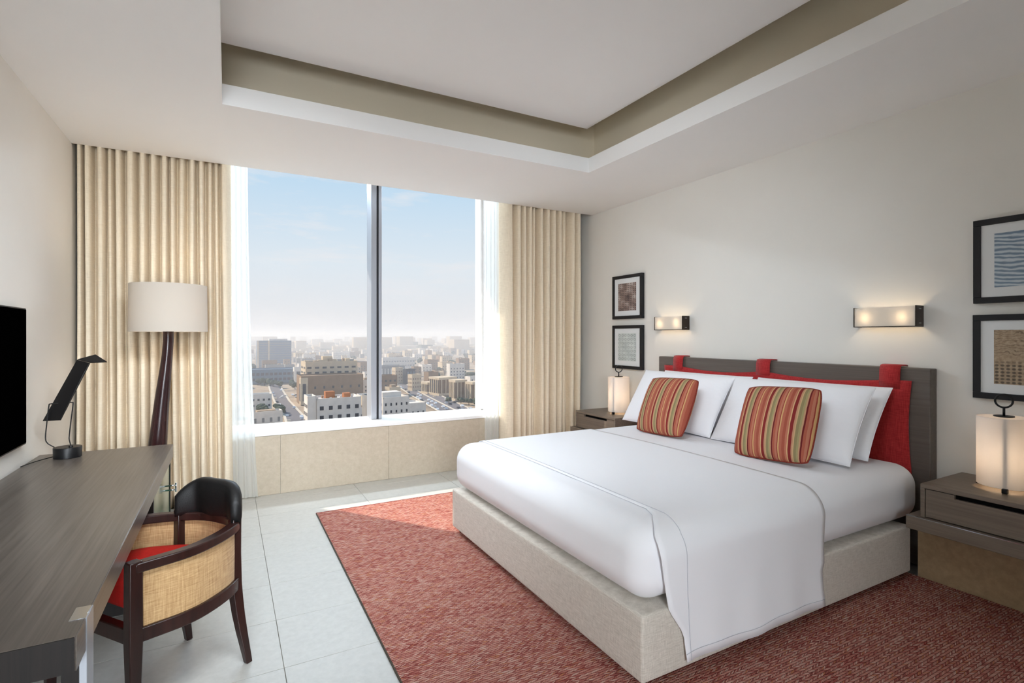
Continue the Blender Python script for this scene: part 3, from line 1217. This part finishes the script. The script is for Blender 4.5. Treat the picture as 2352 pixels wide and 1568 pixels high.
# desk lamp
dl = thing('desk_lamp', 'black folded panel desk lamp on a round base', 'lamp', (-.875, 4.17, DZ1))
bx_, by_ = -.875, 4.185
part('base', MB().lathe([(0, DZ1 + .0005), (.070, DZ1 + .0005), (.071, DZ1 + .062), (.069, DZ1 + .066), (0, DZ1 + .066)], bx_, by_, 40), m_black, dl, smooth=False, bevel=.002)
part('switch', MB().lathe([(0, DZ1 + .066), (.012, DZ1 + .066), (.011, DZ1 + .074), (0, DZ1 + .075)], bx_ + .02, by_ - .02, 16), m_black, dl)
w1 = [(-.94, 4.19, .812), (-.972, 4.19, .84), (-.982, 4.19, .875), (-.975, 4.19, .975), (-.966, 4.19, 1.07), (-.958, 4.19, 1.082), (-.92, 4.19, 1.083)]
w2 = [(-.862, 4.20, .812), (-.870, 4.20, .85), (-.870, 4.20, .878), (-.862, 4.20, .97), (-.852, 4.20, 1.072), (-.858, 4.20, 1.084), (-.90, 4.20, 1.085)]
part('wire_arm', MB().tube(spline(w1, 6), .0032, 8), m_black, dl, smooth=True)
part('wire_arm', MB().tube(spline(w2, 6), .0032, 8), m_black, dl, smooth=True)


def slab(q, th):
    a, b, c, d = [Vector(p) for p in q]
    n = (b - a).cross(d - a).normalized() * th
    return MB().hexa([tuple(p) for p in (a, b, c, d)] + [tuple(p + n) for p in (a, b, c, d)])


pa, pb, pc, pd = (-.995, 4.215, .975), (-.905, 4.175, .978), (-.760, 4.175, 1.330), (-.833, 4.235, 1.349)
part('reflector_panel', slab((pa, pb, pc, pd), .012), m_black, dl, bevel=.001, seg=1)
hd, he = (-.672, 4.16, 1.333), (-.742, 4.23, 1.378)
part('hood', slab((pd, pc, hd, he), .008), m_black, dl, bevel=.001, seg=1)
part('cord', MB().tube(spline([(-.945, 4.17, DZ1 + .012), (-.985, 4.13, DZ1 + .008), (-1.02, 4.06, DZ1 + .006), (-1.042, 3.98, DZ1 + .005)], 6), .0028, 8), m_black, dl, smooth=True)

# ------------------------------------------------------------------ floor lamp
fx, fy = -.41, 4.86
fl = thing('floor_lamp', 'floor lamp with ivory drum shade and dark turned stem', 'lamp', (fx, fy, 0))
n = 48
rr = [(.262, 1.535), (.258, 1.90), (.254, 1.90), (.258, 1.535)]
part('shade', MB().rings([[(fx + .01 + r * math.cos(2 * math.pi * k / n), fy + r * math.sin(2 * math.pi * k / n), z) for k in range(n)] for r, z in rr], loop=True), m_shade, fl, smooth=False, bevel=.001, seg=1)
st = [(-.475, .0, .17), (-.475, .02, .17), (-.475, .035, .15), (-.478, .12, .085), (-.482, .3, .072), (-.478, .55, .067), (-.474, .66, .064), (-.462, .80, .058), (-.450, .95, .052),
      (-.438, 1.08, .048), (-.424, 1.22, .042), (-.411, 1.36, .037), (-.405, 1.46, .0365), (-.404, 1.56, .037), (-.404, 1.585, .03)]
part('stem', MB().rings([[(x + r * math.cos(2 * math.pi * k / 28), fy + r * math.sin(2 * math.pi * k / 28), z) for k in range(28)] for x, z, r in st]), m_lampwood, fl, smooth=True)
part('socket', MB().tube([(-.404, fy, 1.58), (-.404, fy, 1.66)], .018, 12), m_bronze, fl, smooth=True)
sp = MB()
for a in (0, 120, 240):
    sp.tube([(-.404, fy, 1.655), (fx + .01 + .256 * math.cos(R(a)), fy + .256 * math.sin(R(a)), 1.66)], .003, 6)
part('spider', sp, m_bronze, fl, smooth=True)
part('bulb', MB().lathe([(0, 1.66), (.02, 1.67), (.03, 1.70), (.02, 1.73), (0, 1.74)], -.404, fy, 16), m_bulb, fl, smooth=True)
ld = bpy.data.lights.new('floor_lamp_light', 'POINT')
ld.energy = 4.5
ld.color = (1.0, .90, .78)
ld.shadow_soft_size = .12
lo = bpy.data.objects.new('floor_lamp_light', ld)
COL.objects.link(lo)
lo.parent = fl
lo.location = (.01, 0, 1.70)

# ------------------------------------------------------------------ armchair
ch = thing('armchair', 'dark wood tub chair with cane sides and red seat at the desk', 'chair', (-.28, 2.72, 0))
F1, B1, B2, F2 = (-.312, 2.415), (.03, 2.72), (-.20, 2.985), (-.655, 2.86)
N1, KB, M2 = (-.105, 2.512), (-.058, 2.892), (-.43, 3.01)
plan = spline([F1, N1, B1, KB, B2, M2, F2], 10)
np_ = len(plan)


def arm_z(i):
    t = i / (np_ - 1)
    d = abs(t - .5) * 2          # 1 at the fronts
    return .652 - .010 * d


zt = [arm_z(i) for i in range(np_)]
part('arm_rail', MB().sweep(plan, .046, [z - .038 for z in zt], zt), m_darkwood, ch, bevel=.005)
part('seat_rail', MB().sweep(plan, .040, .338, .392), m_darkwood, ch, bevel=.004)
part('front_rail', MB().sweep([F1, F2], .036, .335, .395), m_darkwood, ch, bevel=.004)
segs = (('side', 0, 20), ('back', 20, 40), ('side', 40, 60))
for nm, a, b in segs:
    part('cane_panel', MB().sweep(plan[a:b + 1], .010, .39, [zt[i] - .036 for i in range(a, b + 1)]), m_cane, ch, smooth=False)


def square_leg(pts, ws, ang):
    """square section leg through (x, y, z) points"""
    rs = []
    for (x, y, z), w in zip(pts, ws):
        rs.append([(x + w * .7071 * math.cos(ang + R(45 + 90 * k)), y + w * .7071 * math.sin(ang + R(45 + 90 * k)), z) for k in range(4)])
    return MB().rings(rs)


AN = math.atan2(-.55, -.83)
for F in (F1, F2):
    part('front_leg', square_leg([(F[0], F[1], .001), (F[0], F[1], .34), (F[0], F[1], .648)], (.032, .048, .046), AN), m_darkwood, ch, bevel=.004)
for B, o_ in ((B1, (.054, -.034)), (B2, (.032, .045))):
    pts = []
    for z, k in ((.001, 1.0), (.06, .80), (.14, .52), (.22, .28), (.30, .10), (.36, 0), (.50, -.02), (.66, 0)):
        pts.append((B[0] + o_[0] * k, B[1] + o_[1] * k, z))
    part('rear_leg', square_leg(pts, (.028, .032, .037, .041, .044, .045, .042, .042), AN), m_darkwood, ch, bevel=.004)
# upholstered back pad, follows the curve between the rear posts
pad = [Vector(p) for p in spline([(.036, 2.695), (.02, 2.80), KB, (-.12, 2.972), (-.222, 2.975)], 8)]
rings = []
m_ = len(pad)
for i, p in enumerate(pad):
    a = pad[max(i - 1, 0)]
    b = pad[min(i + 1, m_ - 1)]
    t = (b - a).normalized()
    nrm = Vector((-t.y, t.x))
    e_ = abs(i / (m_ - 1) * 2 - 1)
    top = .816 - .085 * e_ ** 3.2
    w_ = .032 * (1 - .35 * e_ ** 6)
    bot = .632
    ring = []
    for k in range(16):
        an = 2 * math.pi * k / 16
        c_, s_ = math.cos(an), math.sin(an)
        sq = lambda v: math.copysign(abs(v) ** .6, v)
        q = p + nrm * (w_ * sq(c_))
        ring.append((q.x, q.y, (top + bot) / 2 + (top - bot) / 2 * sq(s_)))
    rings.append(ring)
part('back_pad', MB().rings(rings), m_blackup, ch, smooth=True)
# seat cushion filling the plan
inner = []
cxs, cys = sum(p[0] for p in plan) / np_, sum(p[1] for p in plan) / np_
for p in plan[2:-2]:
    d = Vector((cxs - p[0], cys - p[1]))
    inner.append((p[0] + d.x / d.length * .034, p[1] + d.y / d.length * .034))
rings = []
for s_, z in ((.985, .395), (1, .41), (1, .475), (.97, .497), (.90, .508), (.6, .516), (.2, .520)):
    rings.append([(cxs + (x - cxs) * s_, cys + (y - cys) * s_, z) for x, y in inner])
part('seat', MB().rings(rings), m_red_seat, ch, smooth=True)

# ------------------------------------------------------------------ the city below the window
GZ = -46.0
AZ = R(-28.69)
ER = (math.cos(AZ), math.sin(AZ))          # city grid: e (to the right along the facades) and d (away from the hotel)
EF = (-math.sin(AZ), math.cos(AZ))


def cw(e_, d_, z=0.0):
    return (ER[0] * e_ + EF[0] * d_, ER[1] * e_ + EF[1] * d_, GZ + z)


def cmat(name, rgb, namt=.10, nscale=.25, rough=.9):
    return plain(name, rgb, rough, 0, .15, nscale, namt)


c_cream = cmat('render_cream', (208, 190, 164))
c_white = cmat('render_white', (226, 218, 208))
c_brown = cmat('render_brown', (150, 126, 104))
c_grey = cmat('render_grey', (150, 148, 146))
c_orange = cmat('render_orange', (176, 118, 82))
c_blueglass = plain('blue_curtain_wall', (92, 116, 138), .35, 0, .5, .5, .12)
c_darkglass = plain('dark_glazing', (52, 58, 68), .3, 0, .5)
c_roof = cmat('roof_screed', (168, 148, 126), .2, .5)
c_road = cmat('asphalt', (116, 112, 114), .1, .05)
c_kerb = cmat('pale_kerb', (204, 194, 178), .06)
c_green = cmat('dusty_foliage', (70, 82, 66), .35, 1.2)
c_trunk = cmat('bark', (92, 76, 60))


def ground_mat():
    k = NT('dusty_city_ground')
    v = k.coord()
    a = k.noise(v, .02, 6, .65)
    c = k.ramp(a, [(.3, srgb(104, 100, 96)), (.45, srgb(160, 142, 122)), (.6, srgb(186, 168, 146)), (.75, srgb(120, 118, 110))])
    k.color(c)
    return k.set(.95, 0, .1)


gp = [cw(-3600, 150), cw(1200, 150), cw(1200, 5200), cw(-3600, 5200)]
gm = MB().add([(p[0], p[1], GZ - .5) for p in gp] + [(p[0], p[1], GZ - 3) for p in gp], [(0, 1, 2, 3), (7, 6, 5, 4), (0, 4, 5, 1), (1, 5, 6, 2), (2, 6, 7, 3), (3, 7, 4, 0)])
struct('ground', gm, ground_mat())

WMESH = {}


def win_mesh(w, h, m):
    key = (round(w, 2), round(h, 2), m.name)
    if key not in WMESH:
        me = MB().box(-w / 2, w / 2, -.12, .05, -h / 2, h / 2).mesh('window')
        me.materials.append(m)
        WMESH[key] = me
    return WMESH[key]


def add_child(name, me, root, loc, rz=0):
    o = bpy.data.objects.new(name, me)
    COL.objects.link(o)
    o.parent = root
    o.location = loc
    o.rotation_euler = (0, 0, rz)
    return o


FOOT = []


def building(label, e0, e1, d, depth, ztop, m, phi=31, nw=None, side=None, name='building', wm=None, ww=.5, wh=.45, z0=0, lo=0.12, hi=.9, group=None, roof=True):
    ec = (e0 + e1) / 2
    w = (e1 - e0) * .95
    h = ztop - GZ - z0
    me = MB().box(-w / 2, w / 2, 0, depth, 0, h)
    if roof:      # parapet
        for a in ((-w / 2, w / 2, 0, .35), (-w / 2, w / 2, depth - .35, depth), (-w / 2, -w / 2 + .35, 0, depth), (w / 2 - .35, w / 2, 0, depth)):
            me.box(a[0], a[1], a[2], a[3], h, h + .9)
    me = me.mesh(name)
    me.materials.append(m)
    o = bpy.data.objects.new(name, me)
    COL.objects.link(o)
    o.location = cw(ec, d, z0)
    o.rotation_euler = (0, 0, AZ + R(phi))
    tag(o, label, 'building', group)
    WORLD[o.name] = tuple(o.location)
    FOOT.append((ec, d + depth / 2, max(w, depth) * .62))
    wm = wm or c_darkglass
    for spec, fw, place_ in ((nw, w, 'front'), (side, depth, 'left')):
        if not spec:
            continue
        nx, nz = spec
        cwid, chei = fw / nx, h * (hi - lo) / nz
        mesh_ = win_mesh(cwid * ww, chei * wh, wm)
        for i in range(nx):
            for j_ in range(nz):
                p = (i + .5) * cwid
                z = h * lo + (j_ + .5) * chei
                if place_ == 'front':
                    add_child('window', mesh_, o, (-w / 2 + p, 0, z))
                else:
                    add_child('window', mesh_, o, (-w / 2, depth - p, z), R(-90))
    o['_w'], o['_d'], o['_h'] = w, depth, h
    return o


def roof_box(o, fx, fy, w, d, h, m, name='roof_box'):
    W, D, Hh = o['_w'], o['_d'], o['_h']
    x, y = -W / 2 + W * fx, D * fy
    q = part(name, MB().box(x - w / 2, x + w / 2, y - d / 2, y + d / 2, Hh, Hh + h), m, o, local=True)
    return q


# hazy twin-slab office tower on the left
tw1 = building('blue glass office tower, tallest on the skyline', -379, -330, 777, 22, -6, c_blueglass, 30, (1, 11), None, 'office_tower', c_grey, .96, .22, lo=.03, hi=.97)
roof_box(tw1, .62, .5, 25, 16, 3.6, c_white, 'crown')
for fx_ in (.02, .33):
    part('pale_fin', MB().box(-tw1['_w'] / 2 + tw1['_w'] * fx_ - 1.1, -tw1['_w'] / 2 + tw1['_w'] * fx_ + 1.1, -1.0, .3, 0, tw1['_h'] + 1), c_cream, tw1, local=True)
b = building('wide low blue grey block below the office tower', -262, -219, 525, 26, -32.5, c_blueglass, 30, (10, 2), None, 'office_block', c_darkglass, .7, .5)
building('slim white tower block right of the wide blue grey block', -217.5, -209.5, 520, 8, -30.3, c_white, 31, (1, 1), (1, 1), 'stair_tower', c_darkglass, .45, .7)
# brown hotel-like block with a paler block on top
bE = building('large brown block with a tall arched portal at its left corner', -150, -105, 371, 20, -27, c_brown, 31, (7, 1), None, 'brown_block', c_darkglass, .22, .16, lo=.3, hi=.9)
part('portal', MB().box(-bE['_w'] / 2 - .5, -bE['_w'] / 2 + 4.2, -.9, 4.5, 0, 18.6), c_cream, bE, local=True)
part('portal_opening', MB().box(-bE['_w'] / 2 + .8, -bE['_w'] / 2 + 3.0, -1.05, .5, 2.5, 14.5), c_darkglass, bE, local=True)
part('portal_opening', MB().box(-bE['_w'] / 2 - .65, -bE['_w'] / 2 + .5, .4, 3.6, 2.5, 14.5), c_darkglass, bE, local=True)
bD = building('pale block with two rows of windows rising behind the brown block', -157, -117, 396, 20, -18.3, c_cream, 31, (7, 2), (2, 2), 'pale_block', c_darkglass, .55, .38, lo=.66, hi=.93)
rq = random.Random(3)
for i in range(11):
    roof_box(bD, .05 + .09 * i, .3 + .4 * rq.random(), 1.6 + 2.4 * rq.random(), 3, .9 + 1.8 * rq.random(), (c_cream, c_grey, c_roof)[i % 3])
roof_box(bD, .45, .5, 7, 6, 4.4, c_cream)
# near white apartment house
bF = building('white apartment house with orange rooftop rooms in front of the brown block', -91, -70, 243, 14, -28, c_white, 31, (5, 3), (2, 3), 'apartment_house', c_darkglass, .42, .42, lo=.2, hi=.92)
roof_box(bF, .34, .5, 4.2, 4, 3.4, c_orange)
roof_box(bF, .72, .4, 3, 4, 2.4, c_orange)
for i in range(7):
    roof_box(bF, .08 + .13 * i, .25 + .5 * rq.random(), .9, .9, .7 + .6 * rq.random(), (c_white, c_roof)[i % 2], 'roof_tank')
building('tall narrow white wing at the left of the apartment house', -93.5, -89.5, 238, 10, -26.8, c_white, 31, None, (3, 4), 'apartment_wing', c_darkglass, .4, .4)
building('dim grey apartment block right behind the orange rooftop rooms', -72, -61, 262, 14, -29.5, c_grey, 31, (4, 4), None, 'grey_block', c_darkglass, .45, .4)
bG = building('pale flat roofed house at the lower left of the view', -168, -155, 335, 10, -36.6, c_white, 31, (4, 2), (2, 2), 'house', c_darkglass, .4, .35)
bG2 = building('long low white shed at the bottom left of the window', -136, -120, 272, 8, -38.6, c_white, 36, (4, 1), None, 'shed', c_grey, .3, .4)
roof_box(bG2, .5, .5, 9, 5, 1.2, c_roof)
# right pane
bJ = building('pale pinkish apartment block just right of the window bar', -63, -49, 252, 13, -28.7, c_white, 34, (5, 4), (3, 4), 'apartment_block', c_darkglass, .3, .38, lo=.15, hi=.95)
roof_box(bJ, .42, .5, 9.5, 7, 3, c_white)
building('cream fronted narrow block beside the dark glass block', -117, -108.5, 520, 8, -30.7, c_cream, 40, (3, 4), (3, 4), 'narrow_block', c_brown, .4, .4)
bK = building('dark blue glass block in the street row', -105, -95, 515, 8, -31.7, c_darkglass, 38, (3, 1), None, 'glass_block', c_blueglass, .35, .85, lo=.05, hi=.95)
building('cream block with rows of small arches in the street row', -88, -78.5, 455, 8, -32.6, c_cream, 40, (4, 3), (4, 3), 'arcade_block', c_brown, .45, .45)
building('grey brown gabled block behind the arched cream block', -75.5, -65, 466, 9, -31.2, c_brown, 38, (5, 2), None, 'gabled_block', c_darkglass, .35, .4)


def colonnade(label, e0, e1, d, depth, ztop, ncol, m):
    o = building(label, e0, e1, d, depth, ztop, c_brown, 38, None, None, 'colonnaded_block', roof=False)
    W, D, Hh = o['_w'], o['_d'], o['_h']
    part('cornice', MB().box(-W / 2 - .8, W / 2 + .4, -1.6, D, Hh, Hh + 1.7), m, o, local=True)
    for i in range(ncol):
        p = D * (i + .5) / ncol
        part('column', MB().box(-W / 2 - .75, -W / 2 - .1, p - .35, p + .35, 1.8, Hh), m, o, local=True)
    for i in range(max(2, ncol - 1)):
        p = W * (i + .5) / max(2, ncol - 1)
        part('column', MB().box(-W / 2 + p - .32, -W / 2 + p + .32, -1.3, -.7, 1.8, Hh), m, o, local=True)
    part('podium', MB().box(-W / 2 - 1, W / 2, -1.8, D, 0, 1.8), m, o, local=True)
    part('glazing', MB().box(-W / 2 - .08, -W / 2 + .2, .8, D - .8, 2.2, Hh - .8), c_darkglass, o, local=True)
    return o


colonnade('low pillared porch building in the street row', -70.5, -63, 430, 10, -38.1, 4, c_cream)
colonnade('columned block with a pale cornice in the middle of the street row', -60.5, -44, 420, 15, -33.2, 5, c_cream)
colonnade('columned block near the right end of the street row', -43, -33.5, 385, 8, -32.4, 4, c_cream)
colonnade('columned block cut off by the right window frame', -30, -20, 378, 8, -33.2, 4, c_cream)
building('long pale low building far behind the street row', -190, -140, 760, 22, -30.5, c_white, 28, (12, 2), None, 'long_building', c_grey, .6, .3)
building('grey office blocks with vertical windows left of the cream narrow block', -160, -122, 600, 20, -33.5, c_grey, 31, (10, 1), None, 'row_block', c_white, .35, .8)
building('tan block half hidden by the window bar', -108, -92, 420, 14, -31, c_brown, 31, (4, 3), None, 'tan_block', c_darkglass, .4, .4)

# streets
STREETS = [[(-8, 290), (-38, 338), (-70, 420), (-108, 525), (-192, 777), (-300, 1100)], [(-118, 285), (-131, 312), (-168, 380), (-209, 461), (-258, 560)], [(-258, 560), (-108, 525), (20, 500)]]


def strip(pts, wd, z, m, off=0.0, th=.25):
    rs = []
    for i, p in enumerate(pts):
        a = Vector(pts[max(i - 1, 0)])
        b_ = Vector(pts[min(i + 1, len(pts) - 1)])
        t = (b_ - a).normalized()
        n_ = Vector((-t.y, t.x))
        c1 = Vector(p) + n_ * (off + wd / 2)
        c2_ = Vector(p) + n_ * (off - wd / 2)
        q1, q2 = cw(c1.x, c1.y, z), cw(c2_.x, c2_.y, z)
        rs.append([q1, q2, (q2[0], q2[1], q2[2] - th), (q1[0], q1[1], q1[2] - th)])
    return MB().rings(rs)


for i, sname in enumerate(('main street', 'side street', 'cross street')):
    wd = (22, 10, 10)[i]
    o = struct('road_%d' % (i + 1), strip(STREETS[i], wd, 0, c_road), c_road)
    for off_ in ((-wd / 2, 0, wd / 2) if i == 0 else (-wd / 2, wd / 2)):
        part('kerb', strip(STREETS[i], 1.4, .25, c_kerb, off_), c_kerb, o)

# cars, all of one build in a few paints
car_prof = [(-2.2, .35), (-2.25, .8), (-1.5, .95), (-.9, 1.45), (.7, 1.45), (1.35, .98), (2.1, .85), (2.2, .35)]
car_me = []
for nm_, rgb in (('white', (232, 232, 232)), ('silver', (168, 172, 178)), ('dark', (58, 60, 66)), ('sand', (196, 182, 160))):
    me = MB().rings([[(x, s_, z) for x, z in car_prof] for s_ in (-.88, .88)]).mesh('car_' + nm_)
    me.materials.append(plain('car_paint_' + nm_, rgb, .3, 0, .5))
    car_me.append((nm_, me))
glass_me = MB().rings([[(x, s_, z) for x, z in ((-1.25, 1.02), (-.88, 1.38), (.66, 1.38), (1.1, 1.02))] for s_ in (-.91, .91)]).mesh('glass_band')
glass_me.materials.append(c_darkglass)


def car(e_, d_, rz, where):
    if any((e_ - a) ** 2 + (d_ - b_) ** 2 < (c_ + 2.5) ** 2 for a, b_, c_ in FOOT):
        return
    nm_, me = car_me[rq.choice((0, 0, 0, 1, 1, 2, 3))]
    o = bpy.data.objects.new('car', me)
    COL.objects.link(o)
    o.location = cw(e_, d_, -.35)
    o.rotation_euler = (0, 0, AZ + rz)
    tag(o, 'small %s car %s' % (nm_ if nm_ != 'sand' else 'sand coloured', where), 'car', 'cars in the streets below')
    add_child('windows', glass_me, o, (0, 0, 0))


S0 = STREETS[0]
for off_, z in ((-9.4, 0), (9.4, 0), (-4.2, 0), (4.2, 0)):
    for i in range(26):
        t = i / 26 * 3.0
        s_ = int(t)
        f_ = t - s_
        a, b_ = Vector(S0[s_]), Vector(S0[s_ + 1])
        p = a.lerp(b_, f_)
        tt = (b_ - a).normalized()
        n_ = Vector((-tt.y, tt.x))
        if rq.random() < (.45 if abs(off_) < 9 else .12):
            continue
        q_ = p + n_ * (off_ + rq.uniform(-.6, .6))
        car(q_.x, q_.y, math.atan2(tt.y, tt.x) + 0, 'parked at the kerb in front of the columned street row' if off_ < -9 else 'parked at the kerb across from the columned street row' if off_ > 9 else 'driving on the wide main street in the right pane')
S1 = STREETS[1]
for i in range(16):
    t = i / 16 * 3.9
    s_ = int(t)
    a, b_ = Vector(S1[s_]), Vector(S1[s_ + 1])
    p = a.lerp(b_, t - s_)
    tt = (b_ - a).normalized()
    n_ = Vector((-tt.y, tt.x))
    q_ = p + n_ * rq.choice((-3.8, 3.6))
    car(q_.x, q_.y, math.atan2(tt.y, tt.x), 'on the slanting side street in the left pane')
for i in range(6):
    for j_ in range(5):
        if rq.random() < .7:
            car(-182 + i * 5.2 + j_ * 2.2 + rq.uniform(-.5, .5), 404 + j_ * 8 - i * 2.2, R(30) + rq.choice((0, R(90))), 'in the sandy lot left of the brown block')


def near_road(e_, d_):
    for S in STREETS:
        for i in range(len(S) - 1):
            a, b_ = Vector(S[i]), Vector(S[i + 1])
            p = Vector((e_, d_))
            t = max(0, min(1, (p - a).dot(b_ - a) / (b_ - a).length_squared))
            if (a.lerp(b_, t) - p).length < 24:
                return True
    return False


# trees
def crown_mesh(seed):
    r_ = random.Random(seed)
    mb_ = MB()
    for k_ in range(6):
        cx_, cy_, cz_ = r_.uniform(-2, 2), r_.uniform(-2, 2), r_.uniform(3.2, 5.4)
        rad = r_.uniform(1.6, 2.6)
        bm = bmesh.new()
        bmesh.ops.create_icosphere(bm, subdivisions=2, radius=rad)
        bm.verts.ensure_lookup_table()
        vs = [(cx_ + v.co.x * (1 + r_.uniform(-.16, .16)), cy_ + v.co.y * (1 + r_.uniform(-.16, .16)), cz_ + v.co.z * .85 * (1 + r_.uniform(-.16, .16))) for v in bm.verts]
        fs = [tuple(v.index for v in f.verts) for f in bm.faces]
        bm.free()
        mb_.add(vs, fs)
    me = mb_.mesh('crown')
    me.materials.append(c_green)
    return me


CROWNS = [crown_mesh(s_) for s_ in range(4)]
TRUNK = MB().tube([(0, 0, 0), (.1, 0, 3.6)], .28, 6).mesh('trunk')
TRUNK.materials.append(c_trunk)


def tree(e_, d_, s_, label='dusty dark green tree standing among the distant city blocks'):
    o = bpy.data.objects.new('tree', None)
    COL.objects.link(o)
    o.location = cw(e_, d_, -.5)
    o.scale = (s_, s_, s_)
    o.rotation_euler = (0, 0, rq.uniform(0, 6))
    tag(o, label, 'tree', 'trees in the city below')
    FOOT.append((e_, d_, 4.6 * s_))
    add_child('crown', rq.choice(CROWNS), o, (0, 0, 0))
    add_child('trunk', TRUNK, o, (0, 0, 0))


for e_, d_, s_ in ((-150, 314, 1.0), (-145, 323, 1.0), (-156, 324, .9), (-140, 315, .9), (-108, 284, 1.0), (-101.5, 291, 1.1), (-95.5, 284, .9), (-113, 294, .9), (-196, 470, 1.0),
                   (-204, 486, 1.1), (-232, 500, 1.1), (-226, 492, 1.0), (-240, 505, 1.2), (-215, 480, 1), (-248, 508, 1), (-30, 362, .8), (-24, 356, .9), (-45, 372, .7), (-20, 350, .9), (-36, 366, .8), (-26, 368, .7)):
    tree(e_, d_, s_, 'tree of the dark clump by the pale flat roofed house' if -156 < e_ < -140 else 'tree of the dark clump left of the white apartment house' if -112 < e_ < -98
         else 'tree in front of the wide low blue grey block' if e_ < -190 else 'tree at the foot of the right columned blocks')
rt = random.Random(21)
cnt = 0
while cnt < 90:
    d_ = 480 + 800 * rt.random() ** 1.3
    e_ = d_ * rt.uniform(-.60, .06)
    if near_road(e_, d_) or any((e_ - a) ** 2 + (d_ - b_) ** 2 < (c_ + 9) ** 2 for a, b_, c_ in FOOT):
        continue
    tree(e_, d_, rt.uniform(.9, 1.8))
    cnt += 1

# the many other blocks: near ones one by one, the farthest as one mass
rb = random.Random(44)
NAMED = len(FOOT)
FILL = ('low cream block among the distant city rooftops', 'low white block among the distant city rooftops', 'low grey block among the distant city rooftops', 'low brown block among the distant city rooftops')
FM = (c_cream, c_white, c_grey, c_brown)
cnt = 0
tries = 0
while cnt < 270 and tries < 16000:
    tries += 1
    d_ = 300 + 1100 * rb.random() ** 1.15
    e_ = d_ * rb.uniform(-.60, .04)
    w, dp = rb.uniform(8, 22), rb.uniform(8, 16)
    rad = max(w, dp) * .62
    if near_road(e_, d_ + dp / 2) or any((e_ - a) ** 2 + (d_ + dp / 2 - b_) ** 2 < (c_ + rad) ** 2 for a, b_, c_ in FOOT):
        continue
    if d_ < 520 and -215 < e_ < -160 and d_ > 390:
        continue
    hgt = rb.uniform(5, 11) if d_ < 480 else rb.uniform(5, 17)
    k_ = rb.choice((0, 0, 1, 1, 2, 3))
    o = building(FILL[k_], e_ - w / 2, e_ + w / 2, d_, dp, GZ + hgt, FM[k_], 31 + rb.choice((0, 0, 6, -4)), None, None, 'low_block', group='low blocks of the distant city')
    nz = max(1, int(hgt / 3.4))
    nx = max(2, int(w / 3.6))
    wmb = MB()
    W = o['_w']
    for i in range(nx):
        for j_ in range(nz):
            x, z = -W / 2 + W * (i + .5) / nx, 1.9 + j_ * 3.3
            if z + .7 < hgt:
                wmb.box(x - .6, x + .6, -.08, .05, z - .65, z + .65)
    if wmb.v:
        part('windows', wmb, c_darkglass, o, local=True)['kind'] = 'stuff'
    for i in range(rb.choice((0, 1, 2))):
        roof_box(o, rb.uniform(.2, .8), rb.uniform(.3, .7), rb.uniform(1.5, 4), rb.uniform(1.5, 4), rb.uniform(1, 2.6), c_roof)
    cnt += 1
far = MB()
farg = MB()
for i in range(2600):
    d_ = 1480 + 3300 * rb.random() ** 1.2
    e_ = d_ * rb.uniform(-.62, .06)
    w, dp, hgt = rb.uniform(14, 50), rb.uniform(14, 40), rb.uniform(6, 20) if rb.random() < .93 else rb.uniform(22, 48)
    a = AZ + R(31)
    ux, uy = math.cos(a), math.sin(a)
    p = cw(e_, d_, 0)
    q_ = [(p[0] + ux * sx_ * w / 2 - uy * sy_ * dp / 2, p[1] + uy * sx_ * w / 2 + ux * sy_ * dp / 2) for sx_, sy_ in ((-1, -1), (1, -1), (1, 1), (-1, 1))]
    tgt = farg if rb.random() < .3 else far
    tgt.hexa([(x, y, GZ - .5) for x, y in q_] + [(x, y, GZ + hgt * (.6 if tgt is farg else 1)) for x, y in q_])
tag(part('far_city', far, c_cream), 'mass of hazy buildings along the horizon', 'city', kind='stuff')
tag(part('far_greenery', farg, c_green), 'mass of hazy greenery along the horizon', 'greenery', kind='stuff')

# haze over the city
k = NT('city_haze')
vs_ = k.n('VolumeScatter')
vs_.inputs['Color'].default_value = (.93, .95, 1.0, 1)
vs_.inputs['Density'].default_value = .00075
vs_.inputs['Anisotropy'].default_value = .1
k.t.nodes.remove(k.p)
k.l(vs_.outputs[0], k.out.inputs['Volume'])
hz = [cw(-4200, 200), cw(1600, 200), cw(1600, 5600), cw(-4200, 5600)]
hm = MB().hexa([(p[0], p[1], GZ - 4) for p in hz] + [(p[0], p[1], GZ + 75) for p in hz])
tag(part('haze', hm, k.m), 'thin bluish haze hanging over the city', 'haze', kind='stuff')
